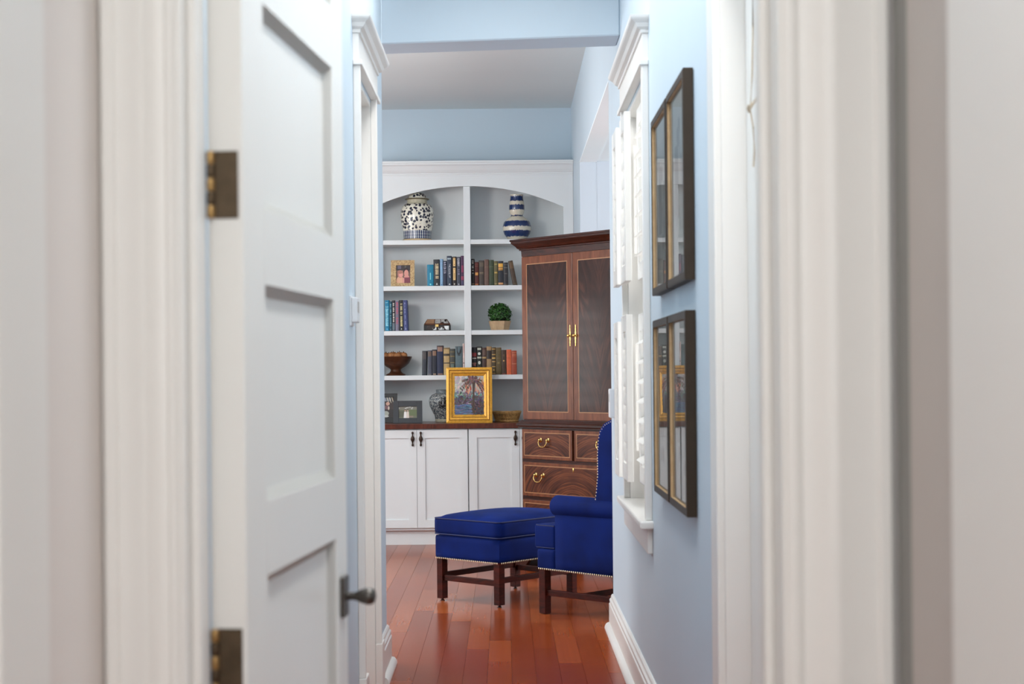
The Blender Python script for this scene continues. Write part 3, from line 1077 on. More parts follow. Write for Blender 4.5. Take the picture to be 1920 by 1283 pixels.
book('plum and magenta book touching the left side of the divider', -0.3451, -0.3200, zb, 0.237, (78, 44, 78), bands((0.45, 0.68, (144, 54, 92), 0.2), (0.2, 0.32, (150, 52, 84), 0.08), (0.03, 0.16, (72, 66, 100), 0.1)), group=g)
g = 'antique books right of the divider on the upper shelf'
book('black book with white script against the right side of the divider', -0.2625, -0.2373, zb, 0.212, (30, 28, 28), letters(0.4, 0.95, (206, 200, 190), 11, 0.25, 0.7, step=0.011, extra=((0.05, 0.08, (150, 130, 100), 0.15),)), group=g)
book('dark red book with small gold label on the upper shelf', -0.2362, -0.2043, zb, 0.187, (88, 34, 30), bands((0.44, 0.56, (222, 158, 82), 0.15), (0.04, 0.08, (206, 128, 74), 0.1), (0.9, 0.92, (150, 80, 60), 0.1), (0.82, 0.84, (150, 80, 60), 0.1)), group=g)
book('dark grey-brown book with faint banding next to the dark red one', -0.2025, -0.1626, zb, 0.199, (70, 60, 54), bands((0.75, 0.92, (92, 80, 66), 0.1), (0.5, 0.53, (138, 124, 96), 0.1), (0.46, 0.48, (120, 106, 84), 0.1), (0.03, 0.05, (120, 106, 84), 0.1)), group=g)
book('plain reddish brown book left of the green one', -0.1605, -0.1244, zb, 0.207, (104, 78, 68), bands((0.7, 0.72, (124, 98, 80), 0.05)), group=g)
book('dark green cloth book on the upper shelf', -0.1227, -0.0849, zb, 0.202, (56, 68, 46), bands((0.73, 0.75, (96, 110, 74), 0.06)), group=g)
book('olive book with narrow gold band right of the green one', -0.0837, -0.0539, zb, 0.193, (96, 88, 54), bands((0.5, 0.56, (196, 160, 84), 0.12), (0.84, 0.9, (150, 140, 84), 0.12), (0.05, 0.09, (150, 134, 84), 0.12)), group=g)
book('black book with bright gold labels at head and foot', -0.0526, -0.0098, zb, 0.193, (38, 40, 48), bands((0.75, 0.9, (222, 166, 70), 0.08), (0.66, 0.73, (206, 150, 70), 0.1), (0.62, 0.645, (206, 150, 70), 0.1), (0.04, 0.12, (200, 146, 98), 0.06)), group=g)
book('black book with grey lines supporting the leaning brown book', -0.0073, 0.0263, zb, 0.181, (42, 40, 44), bands((0.9, 0.92, (110, 104, 96), 0.1), (0.76, 0.79, (120, 114, 104), 0.1), (0.5, 0.53, (110, 104, 98), 0.2), (0.04, 0.06, (130, 112, 90), 0.1)), group=g)
book('dark brown book leaning at the right end of the upper row', 0.0655, 0.1, zb, 0.195, (72, 54, 40), bands((0.68, 0.94, (98, 74, 48), 0.08), (0.05, 0.07, (110, 92, 60), 0.1)), group=g, lean=-0.19)
g = 'books at the left end of the shelf with the mirrored box'
zb = 1.656
book('bright teal book with pale lettering at the far left end', -0.9467, -0.9122, zb, 0.244, (20, 120, 156), letters(0.14, 0.93, (150, 216, 232), 21, 0.22, 0.78, (120, 190, 230), step=0.01, density=0.95), group=g)
book('narrow dark teal book second in the far left row', -0.9114, -0.8904, zb, 0.234, (20, 74, 92), letters(0.12, 0.92, (112, 168, 186), 22, 0.3, 0.75, (190, 190, 210), step=0.01, density=0.95), group=g)
book('black book with white script in the far left row', -0.8896, -0.8652, zb, 0.242, (28, 30, 38), letters(0.28, 0.95, (222, 218, 208), 23, 0.3, 0.75, step=0.009, density=0.9, extra=((0.03, 0.26, (96, 108, 118), 0.1),)), group=g)
book('grey-mauve book with pink lettering in the far left row', -0.8644, -0.835, zb, 0.238, (116, 110, 128), letters(0.2, 0.95, (180, 88, 108), 24, 0.3, 0.75, step=0.02, density=0.9), group=g)
book('black book with yellow-cream lettering in the far left row', -0.8337, -0.7988, zb, 0.244, (30, 28, 30), letters(0.14, 0.92, (218, 204, 150), 25, 0.3, 0.72, WH, step=0.009, density=0.9), group=g)
book('royal blue book at the right end of the far left row', -0.7985, -0.765, zb, 0.243, (62, 70, 118), letters(0.1, 0.92, (132, 142, 184), 26, 0.35, 0.6, (206, 210, 228), step=0.008), group=g, lean=-0.03)
g = 'dark cloth books right of the footed bowl'
zb = 1.305
book('thin charcoal book at the left end right of the footed bowl', -0.6588, -0.6231, zb, 0.194, (52, 56, 64), bands((0.66, 0.96, (78, 72, 70), 0.1)), group=g, lean=0.02)
book('grey-blue book with brown title block second from the bowl', -0.6125, -0.579, zb, 0.197, (72, 76, 90), bands((0.76, 0.96, (104, 84, 72), 0.08), (0.03, 0.05, (130, 116, 100), 0.1)), group=g)
book('short navy-black book with brown title block third from the bowl', -0.5773, -0.5411, zb, 0.203, (36, 40, 52), bands((0.76, 0.95, (134, 102, 82), 0.1), (0.02, 0.07, (160, 134, 110), 0.2)), group=g)
book('tall navy book with brown head label', -0.5397, -0.4906, zb, 0.234, (36, 44, 72), bands((0.8, 0.95, (150, 116, 100), 0.1), (0.95, 0.995, (70, 56, 50), 0.02), (0.01, 0.06, (126, 96, 80), 0.1)), group=g)
book('tan book with dark bands behind the gold frame corner', -0.4873, -0.4403, zb, 0.217, (184, 156, 108), bands((0.7, 0.78, (60, 54, 48), 0.02), (0.42, 0.46, (74, 64, 54), 0.02), (0.94, 1.0, (128, 104, 66), 0.02)), group=g)
book('dark green book with gilt ornament right of the tan banded one', -0.4382, -0.3983, zb, 0.208, (70, 72, 68), bands((0.7, 0.73, (140, 120, 70), 0.06), (0.86, 0.9, (110, 100, 70), 0.06), (0.46, 0.49, (140, 124, 84), 0.06), (0.28, 0.42, (96, 110, 100), 0.2)), group=g)
book('wide teal-grey book with black crest at its head', -0.3953, -0.3382, zb, 0.227, (88, 106, 112), lambda wd, h: [([(wd * 0.2, 0.97 * h), (wd * 0.2, 0.8 * h), (wd * 0.35, 0.7 * h), (wd * 0.65, 0.7 * h), (wd * 0.85, 0.8 * h), (wd * 0.85, 0.97 * h)], (42, 46, 50)), (rect(wd * 0.35, wd * 0.7, 0.67 * h, 0.69 * h), (42, 46, 50))], group=g)
book('thin pale pink book touching the left side of the divider', -0.336, -0.3205, zb, 0.248, (214, 190, 184), bands((0.7, 0.95, (196, 160, 156), 0.25), (0.36, 0.4, (110, 90, 90), 0.2)), group=g)
g = 'antique books right of the divider on the lower shelf'
book('black book with red label against the right side of the lower divider', -0.2638, -0.2273, zb, 0.218, (28, 26, 28), bands((0.66, 0.8, (136, 44, 46), 0.04), (0.58, 0.62, (204, 190, 180), 0.08), (0.4, 0.44, (160, 110, 96), 0.08), (0.33, 0.39, (150, 90, 84), 0.2)), group=g)
book('black-green book with white ornaments on the lower shelf', -0.226, -0.1857, zb, 0.223, (38, 40, 36), lambda wd, h: bands((0.88, 0.95, (196, 198, 184), 0.14), (0.58, 0.64, (190, 192, 176), 0.1))(wd, h) + [(ell(wd * 0.5, 0.75 * h, wd * 0.28, 0.05 * h), (216, 216, 206)), (ell(wd * 0.5, 0.43 * h, wd * 0.26, 0.06 * h), (206, 204, 190))], group=g)
book('dark brown book with tan middle band on the lower shelf', -0.1841, -0.1505, zb, 0.214, (72, 48, 42), bands((0.6, 0.66, (176, 146, 96), 0.04), (0.72, 0.92, (96, 72, 62), 0.15)), group=g)
book('tan book with large black label on the lower shelf', -0.1487, -0.1093, zb, 0.223, (158, 126, 88), bands((0.56, 0.86, (46, 36, 32), 0.02)), group=g)
book('brown book with many narrow gold bands behind the gold frame', -0.1084, -0.0769, zb, 0.216, (72, 56, 34), bands((0.92, 0.95, (190, 150, 80), 0.06), (0.72, 0.75, (190, 150, 80), 0.06), (0.58, 0.63, (200, 158, 84), 0.06), (0.46, 0.5, (170, 130, 70), 0.06), (0.28, 0.31, (190, 150, 80), 0.06), (0.15, 0.2, (180, 140, 70), 0.3), (0.04, 0.06, (170, 130, 70), 0.06)), group=g)
book('plain olive-brown book on the lower shelf', -0.0761, -0.0329, zb, 0.214, (92, 76, 44), bands((0.6, 0.61, (140, 116, 70), 0.06), (0.4, 0.47, (128, 108, 66), 0.3), (0.9, 0.92, (116, 96, 56), 0.06)), group=g)
book('dark brown book with a gilt dot left of the orange one', -0.0313, 0.007, zb, 0.195, (68, 48, 34), lambda wd, h: bands((0.02, 0.05, (130, 60, 44), 0.08))(wd, h) + [(ell(wd * 0.45, 0.56 * h, wd * 0.16, 0.03 * h), (206, 164, 96)), (ell(wd * 0.45, 0.78 * h, wd * 0.2, 0.05 * h), (98, 78, 54))], group=g)
book('bright orange book on the lower shelf', 0.0082, 0.0469, zb, 0.197, (206, 96, 56), bands((0.9, 0.91, (160, 70, 40), 0.1), (0.84, 0.85, (160, 70, 40), 0.1), (0.65, 0.68, (176, 78, 44), 0.3)), group=g)
book('rust red book at the right end of the lower row', 0.0485, 0.0888, zb, 0.189, (154, 66, 42), bands((0.9, 0.92, (206, 128, 88), 0.06), (0.8, 0.84, (196, 112, 76), 0.1), (0.76, 0.77, (206, 128, 88), 0.1), (0.44, 0.46, (214, 150, 110), 0.06)), group=g)


# ------------------------------------------------------------------ vases
def jar_mat():
    m, nt, p = new_mat('spotted_glaze')
    t = node(nt, 'ShaderNodeTexCoord')
    v = node(nt, 'ShaderNodeTexVoronoi', feature='F1')
    v.inputs['Scale'].default_value = 40
    v.inputs['Randomness'].default_value = 0.75
    nz = node(nt, 'ShaderNodeTexNoise')
    nz.inputs['Scale'].default_value = 40
    mxv = node(nt, 'ShaderNodeVectorMath', operation='SCALE')
    mxv.inputs['Scale'].default_value = 0.012
    nt.links.new(t.outputs['Object'], nz.inputs['Vector'])
    nt.links.new(nz.outputs['Color'], mxv.inputs[0])
    ad = node(nt, 'ShaderNodeVectorMath', operation='ADD')
    nt.links.new(t.outputs['Object'], ad.inputs[0])
    nt.links.new(mxv.outputs[0], ad.inputs[1])
    nt.links.new(ad.outputs[0], v.inputs['Vector'])
    rp = ramp(nt, [(0.0, rgb(24, 26, 44)), (0.41, rgb(30, 34, 58)), (0.47, rgb(226, 222, 206)), (1.0, rgb(228, 224, 210))])
    nt.links.new(v.outputs['Distance'], rp.inputs['Fac'])
    nt.links.new(rp.outputs['Color'], p.inputs['Base Color'])
    p.inputs['Roughness'].default_value = 0.18
    p.inputs['Coat Weight'].default_value = 0.4
    return m


def band_mat():
    """navy panel border around the jar's foot: repeating upright bars by angle"""
    m, nt, p = new_mat('navy_lappet_border')
    t = node(nt, 'ShaderNodeTexCoord')
    s = node(nt, 'ShaderNodeSeparateXYZ')
    nt.links.new(t.outputs['Object'], s.inputs[0])
    at = node(nt, 'ShaderNodeMath', operation='ARCTAN2')
    nt.links.new(s.outputs['Y'], at.inputs[0])
    nt.links.new(s.outputs['X'], at.inputs[1])
    mu = node(nt, 'ShaderNodeMath', operation='MULTIPLY')
    mu.inputs[1].default_value = 42
    nt.links.new(at.outputs[0], mu.inputs[0])
    sn = node(nt, 'ShaderNodeMath', operation='SINE')
    nt.links.new(mu.outputs[0], sn.inputs[0])
    mz = node(nt, 'ShaderNodeMath', operation='MULTIPLY')
    mz.inputs[1].default_value = 260
    nt.links.new(s.outputs['Z'], mz.inputs[0])
    sz = node(nt, 'ShaderNodeMath', operation='SINE')
    nt.links.new(mz.outputs[0], sz.inputs[0])
    sm = node(nt, 'ShaderNodeMath', operation='MULTIPLY_ADD')
    nt.links.new(sz.outputs[0], sm.inputs[0])
    sm.inputs[1].default_value = 0.3
    nt.links.new(sn.outputs[0], sm.inputs[2])
    rp = ramp(nt, [(0.0, rgb(20, 36, 78)), (0.35, rgb(24, 42, 84)), (0.5, rgb(206, 208, 208))])
    nt.links.new(sm.outputs[0], rp.inputs['Fac'])
    nt.links.new(rp.outputs['Color'], p.inputs['Base Color'])
    p.inputs['Roughness'].default_value = 0.2
    return m


M['jar'] = jar_mat()
M['jar_band'] = band_mat()
M['crackle'] = plain('cream_crackle_glaze', rgb(186, 180, 158), 0.3, 0.12, 50)
M['terracotta_rim'] = plain('unglazed_foot', rgb(196, 168, 128), 0.7, 0.15, 30)
M['olive_rim'] = plain('olive_brown_glaze', rgb(104, 94, 68), 0.3, 0.15, 30)

gj = thing('ginger_jar', 'tall lidded cream ginger jar with navy spots on the top shelf', 'jar', (-0.690, 12.70, 2.368))
bm = BM()
lathe(bm, [(0.112, 0.0), (0.122, 0.002), (0.122, 0.010), (0.114, 0.016)], 40)
obj('foot', bm, M['terracotta_rim'], gj, smooth=40)
bm = BM()
lathe(bm, [(0.110, 0.014), (0.111, 0.04), (0.113, 0.082)], 40)
obj('border', bm, M['jar_band'], gj, smooth=40)
bm = BM()
lathe(bm, [(0.1135, 0.082), (0.122, 0.12), (0.131, 0.17), (0.1325, 0.21), (0.128, 0.25), (0.115, 0.28), (0.094, 0.296)], 40)
obj('body', bm, M['jar'], gj, smooth=40)
bm = BM()
lathe(bm, [(0.092, 0.295), (0.082, 0.302), (0.079, 0.315), (0.079, 0.334)], 40)
obj('neck', bm, M['crackle'], gj, smooth=40)
bm = BM()
lathe(bm, [(0.092, 0.330), (0.098, 0.333), (0.096, 0.338), (0.080, 0.341)], 40)
ld = obj('lid', bm, M['olive_rim'], gj, smooth=40)
bm = BM()
lathe(bm, [(0.076, 0.340), (0.070, 0.362), (0.055, 0.378), (0.03, 0.388), (0.012, 0.39)], 40)
obj('lid_dome', bm, M['jar'], ld, smooth=40)


def stripe_mat(z_h, bnds, base, navy):
    m, nt, p = new_mat('navy_striped_glaze')
    t = node(nt, 'ShaderNodeTexCoord')
    s = node(nt, 'ShaderNodeSeparateXYZ')
    nt.links.new(t.outputs['Object'], s.inputs[0])
    mp = node(nt, 'ShaderNodeMapping')
    mp.inputs['Scale'].default_value = (130, 130, 12)
    nt.links.new(t.outputs['Object'], mp.inputs['Vector'])
    nz = node(nt, 'ShaderNodeTexNoise')
    nz.inputs['Scale'].default_value = 1.0
    nz.inputs['Detail'].default_value = 3
    nt.links.new(mp.outputs[0], nz.inputs['Vector'])
    ma = node(nt, 'ShaderNodeMath', operation='MULTIPLY_ADD')
    nt.links.new(nz.outputs['Fac'], ma.inputs[0])
    ma.inputs[1].default_value = 0.022
    nt.links.new(s.outputs['Z'], ma.inputs[2])
    dv = node(nt, 'ShaderNodeMath', operation='DIVIDE')
    nt.links.new(ma.outputs[0], dv.inputs[0])
    dv.inputs[1].default_value = z_h
    st = [(0.0, base)]
    for a, b in bnds:
        st += [((a + 0.008) / z_h, base), ((a + 0.013) / z_h, navy), ((b + 0.009) / z_h, navy), ((b + 0.014) / z_h, base)]
    rp = ramp(nt, st)
    nt.links.new(dv.outputs[0], rp.inputs['Fac'])
    nt.links.new(rp.outputs['Color'], p.inputs['Base Color'])
    p.inputs['Roughness'].default_value = 0.22
    p.inputs['Coat Weight'].default_value = 0.4
    return m


gv = thing('gourd_vase', 'double gourd vase with navy and cream stripes on the top shelf', 'vase', (0.101, 12.70, 2.368))
bm = BM()
lathe(bm, [(0.060, 0), (0.066, 0.002), (0.080, 0.02), (0.102, 0.05), (0.113, 0.085), (0.1135, 0.11), (0.104, 0.145), (0.08, 0.172), (0.054, 0.188), (0.047, 0.196), (0.05, 0.206), (0.057, 0.222), (0.0615, 0.25),
           (0.061, 0.275), (0.055, 0.31), (0.051, 0.335), (0.05, 0.352), (0.053, 0.36), (0.052, 0.364), (0.046, 0.362), (0.044, 0.33)], 40, caps=True)
obj('body', bm, stripe_mat(0.4, [(0.028, 0.075), (0.108, 0.152), (0.190, 0.200), (0.243, 0.282), (0.312, 0.352)], rgb(208, 200, 182), rgb(24, 46, 94)), gv, smooth=50)


def scroll_mat():
    m, nt, p = new_mat('grey_blue_scroll_glaze')
    t = node(nt, 'ShaderNodeTexCoord')
    n = node(nt, 'ShaderNodeTexNoise')
    n.inputs['Scale'].default_value = 30
    n.inputs['Detail'].default_value = 1.5
    n.inputs['Distortion'].default_value = 2.5
    nt.links.new(t.outputs['Object'], n.inputs['Vector'])
    mu = node(nt, 'ShaderNodeMath', operation='MULTIPLY')
    mu.inputs[1].default_value = 26
    nt.links.new(n.outputs['Fac'], mu.inputs[0])
    sn = node(nt, 'ShaderNodeMath', operation='SINE')
    nt.links.new(mu.outputs[0], sn.inputs[0])
    rp = ramp(nt, [(0.2, rgb(74, 82, 92)), (0.75, rgb(196, 196, 190))])
    nt.links.new(sn.outputs[0], rp.inputs['Fac'])
    nt.links.new(rp.outputs['Color'], p.inputs['Base Color'])
    p.inputs['Roughness'].default_value = 0.25
    return m


sj = thing('porcelain_jar', 'grey-blue scroll patterned porcelain jar behind the gold frame', 'jar', (-0.4965, 12.73, 0.934))
JP = [(0.066, 0.022), (0.072, 0.05), (0.094, 0.09), (0.111, 0.13), (0.1165, 0.165), (0.112, 0.192), (0.095, 0.214), (0.068, 0.226)]
bm = BM()
lathe(bm, JP, 40)
obj('body', bm, scroll_mat(), sj, smooth=50)
bm = BM()
lathe(bm, [(0.06, 0.0), (0.067, 0.003), (0.067, 0.024)], 36)
obj('foot', bm, M['crackle'], sj, smooth=40)
bm = BM()
lathe(bm, [(0.066, 0.224), (0.060, 0.23), (0.0585, 0.24), (0.060, 0.252), (0.0605, 0.256), (0.054, 0.257), (0.052, 0.235)], 36)
obj('neck', bm, plain('grey_glaze', rgb(106, 114, 118), 0.3, 0.15, 40), sj, smooth=40)
# dark character on the jar's front, wrapped on the body
GL = ["0011001100", "1111111111", "0011001100", "0111111110", "1111001111", "1011001101", "1111001111", "1011001101", "1111001111", "0100000010", "1111111111", "1011111101", "1000110001", "1111111111"]


def jar_r(z):
    for (r0, z0), (r1, z1) in zip(JP[:-1], JP[1:]):
        if z0 <= z <= z1:
            return r0 + (r1 - r0) * (z - z0) / (z1 - z0)
    return JP[0][0]


bm = BM()
for i, rw in enumerate(GL):
    for j, ch in enumerate(rw):
        if ch == '1':
            z1 = 0.196 - i * 0.0062
            q = []
            for a, zz in ((j, z1 - 0.0062), (j + 1, z1 - 0.0062), (j + 1, z1), (j, z1)):
                ang = -math.pi / 2 + (a - 5) * 0.058
                rr = jar_r(zz) + 0.0009
                q.append(bm.verts.new((rr * math.cos(ang), rr * math.sin(ang), zz)))
            bm.faces.new(q)
bmesh.ops.remove_doubles(bm, verts=bm.verts, dist=1e-5)
obj('character', bm, plain('black_glaze', rgb(26, 28, 30), 0.3, 0.05, 20), sj)


# ------------------------------------------------------------------ framed photographs on the shelves
def easel_frame(name, label, x0, x1, yf, z, h, bar, depth, lean, mat_f, inner, rotz=0.0, cat='picture frame'):
    t = thing(name, label, cat, ((x0 + x1) / 2, yf, z), rotz)
    t.rotation_euler = (-lean, 0, rotz)
    W = x1 - x0
    bm = BM()
    a = W / 2
    bl, br, bb, bt = bar
    box(bm, -a, -a + bl, 0, depth, 0, h)
    box(bm, a - br, a, 0, depth, 0, h)
    box(bm, -a + bl, a - br, 0, depth, 0, bb)
    box(bm, -a + bl, a - br, 0, depth, h - bt, h)
    obj('frame', bm, mat_f, t, bevel=0.0012, seg=1)
    bxo('backing', (-a + bl * 0.5, a - br * 0.5, depth * 0.6, depth, bb * 0.5, h - bt * 0.5), M['black_frame'], t)
    print_mesh('photograph', inner(-a + bl, a - br, bb, h - bt), t, depth * 0.55)
    bm = BM()
    box(bm, -0.03, 0.03, depth, depth + 0.004, 0.01, h * 0.75)
    st = obj('easel_leg', bm, M['black_frame'], t)
    st.rotation_euler = (0, 0, 0)
    return t


def tan_mat():
    m, nt, p = new_mat('tan_mosaic_frame')
    v = node(nt, 'ShaderNodeTexVoronoi')
    v.inputs['Scale'].default_value = 90
    nt.links.new(coords(nt), v.inputs['Vector'])
    rp = ramp(nt, [(0.0, rgb(120, 88, 58)), (0.3, rgb(176, 142, 98)), (0.8, rgb(204, 176, 130))])
    nt.links.new(v.outputs['Distance'], rp.inputs['Fac'])
    nt.links.new(rp.outputs['Color'], p.inputs['Base Color'])
    p.inputs['Roughness'].default_value = 0.6
    return m


def two_faces(x0, x1, z0, z1):
    W, H = x1 - x0, z1 - z0
    X = lambda f: x0 + f * W
    Z = lambda f: z0 + f * H
    o = [(rect(x0, x1, z0, z1), (120, 96, 84)), (rect(X(0), X(1), Z(0.72), Z(1)), (58, 50, 54)), (rect(X(0.1), X(0.35), Z(0.8), Z(1)), (104, 96, 116)), (rect(X(0.6), X(0.72), Z(0.85), Z(1)), (88, 88, 82))]
    o += [(ell(X(0.28), Z(0.12), 0.28 * W, 0.28 * H), (222, 170, 140)), (ell(X(0.3), Z(0.5), 0.2 * W, 0.2 * H), (196, 130, 118)), (ell(X(0.33), Z(0.46), 0.14 * W, 0.13 * H), (226, 156, 146)),
          (ell(X(0.28), Z(0.63), 0.2 * W, 0.1 * H), (176, 120, 104)),
          (ell(X(0.72), Z(0.66), 0.22 * W, 0.22 * H), (50, 34, 36)), (ell(X(0.72), Z(0.56), 0.16 * W, 0.19 * H), (214, 150, 136)), (ell(X(0.74), Z(0.36), 0.18 * W, 0.1 * H), (216, 148, 138)),
          (rect(X(0.56), X(1), Z(0.0), Z(0.32)), (126, 60, 76)), (rect(X(0.44), X(0.58), Z(0.02), Z(0.3)), (216, 152, 140))]
    return o


def couple_outdoors(x0, x1, z0, z1):
    W, H = x1 - x0, z1 - z0
    X = lambda f: x0 + f * W
    Z = lambda f: z0 + f * H
    rnd = random.Random(5)
    o = [(rect(x0, x1, z0, z1), (112, 112, 92)), (rect(x0, x1, Z(0.72), z1), (128, 124, 112)), (rect(X(0.55), x1, Z(0.2), Z(0.72)), (104, 114, 78)), (rect(x0, X(0.4), Z(0.1), Z(0.6)), (94, 94, 76)), (rect(X(0.55), X(0.8), Z(0.05), Z(0.2)), (142, 124, 110))]
    for k in range(9):
        o.append((ell(X(rnd.random() * 0.8), Z(0.78 + 0.18 * rnd.random()), 0.05 * W, 0.05 * H, 8), (190, 190, 184)))
    for cx, c in ((0.36, (236, 230, 226)), (0.5, (222, 206, 194))):
        o += [([(X(cx - 0.09), Z(0.0)), (X(cx + 0.07), Z(0)), (X(cx + 0.06), Z(0.55)), (X(cx - 0.06), Z(0.55))], c), (ell(X(cx), Z(0.65), 0.045 * W, 0.08 * H), (206, 172, 152)), (ell(X(cx), Z(0.71), 0.045 * W, 0.04 * H), (84, 66, 56))]
    return o


def group_photo(x0, x1, z0, z1):
    W, H = x1 - x0, z1 - z0
    X = lambda f: x0 + f * W
    Z = lambda f: z0 + f * H
    o = [(rect(x0, x1, z0, z1), (56, 40, 38)), (rect(x0, X(0.75), Z(0.8), z1), (150, 158, 170))]
    for k in range(6):
        o.append(([(X(0.3 + k * 0.1), z1), (X(0.36 + k * 0.1), z1), (X(0.5 + k * 0.1), Z(0.72)), (X(0.46 + k * 0.1), Z(0.72))], [(60, 62, 64), (214, 200, 170)][k % 2]))
    o += [(ell(X(0.5), Z(0.68), 0.16 * W, 0.09 * H), (208, 164, 146)), (ell(X(0.42), Z(0.5), 0.2 * W, 0.1 * H), (124, 84, 90)), (ell(X(0.58), Z(0.46), 0.07 * W, 0.1 * H), (214, 196, 184)),
          (ell(X(0.35), Z(0.2), 0.26 * W, 0.12 * H), (176, 178, 166)), (ell(X(0.3), Z(0.06), 0.3 * W, 0.06 * H), (206, 206, 200)), (rect(X(0.6), X(1), Z(0), Z(0.4)), (36, 26, 24))]
    return o


easel_frame('photo_frame', 'tan speckled photo frame with two faces on the upper shelf', -0.899, -0.712, 12.62, 2.008, 0.212, (0.042, 0.034, 0.028, 0.04), 0.016, 0.14, tan_mat(), two_faces)
easel_frame('photo_frame', 'small charcoal landscape photo frame on the brown counter', -0.878, -0.652, 12.46, 0.935, 0.175, (0.042, 0.042, 0.04, 0.044), 0.018, 0.12, M['grey_frame'], couple_outdoors, 0.05)
easel_frame('photo_frame', 'black portrait photo frame behind the charcoal one', -1.01, -0.862, 12.62, 0.935, 0.232, (0.026, 0.026, 0.042, 0.03), 0.018, 0.12, M['black_frame'], group_photo, -0.08)

# ------------------------------------------------------------------ gold framed palm painting
gf = thing('painting', 'palm tree painting in a wide gold frame leaning on the counter', 'painting', (-0.2845, 12.40, 0.935))
gf.rotation_euler = (-0.155, 0, 0)
GW, GH = 0.357, 0.435


def frame_ring(bm, w0, w1, h_out0, y_a, y_b, W, H):
    """mitred band between inset w0 and w1, front going from depth y_a at w0 to y_b at w1"""
    def ring(w_, y):
        return [(-W / 2 + w_, y, w_), (W / 2 - w_, y, w_), (W / 2 - w_, y, H - w_), (-W / 2 + w_, y, H - w_)]
    a, b = [bm.verts.new(p) for p in ring(w0, y_a)], [bm.verts.new(p) for p in ring(w1, y_b)]
    c, d = [bm.verts.new(p) for p in ring(w0, 0.028)], [bm.verts.new(p) for p in ring(w1, 0.028)]
    for i in range(4):
        j = (i + 1) % 4
        bm.faces.new((a[i], a[j], b[j], b[i]))
        bm.faces.new((d[i], d[j], c[j], c[i]))
        bm.faces.new((c[i], c[j], a[j], a[i]))
        bm.faces.new((b[i], b[j], d[j], d[i]))


for nm, w0, w1, ya, yb, mt in (('outer_moulding', 0, 0.020, 0.004, -0.002, 'gold'), ('groove', 0.0203, 0.0255, 0.010, 0.010, 'gold_dark'), ('middle_moulding', 0.0258, 0.042, 0.002, 0.006, 'gold'),
                               ('groove', 0.0423, 0.0465, 0.013, 0.013, 'gold_dark'), ('inner_moulding', 0.0468, 0.066, 0.006, 0.016, 'gold')):
    bm = BM()
    frame_ring(bm, w0, w1, 0, ya, yb, GW, GH)
    obj(nm, bm, M[mt], gf)


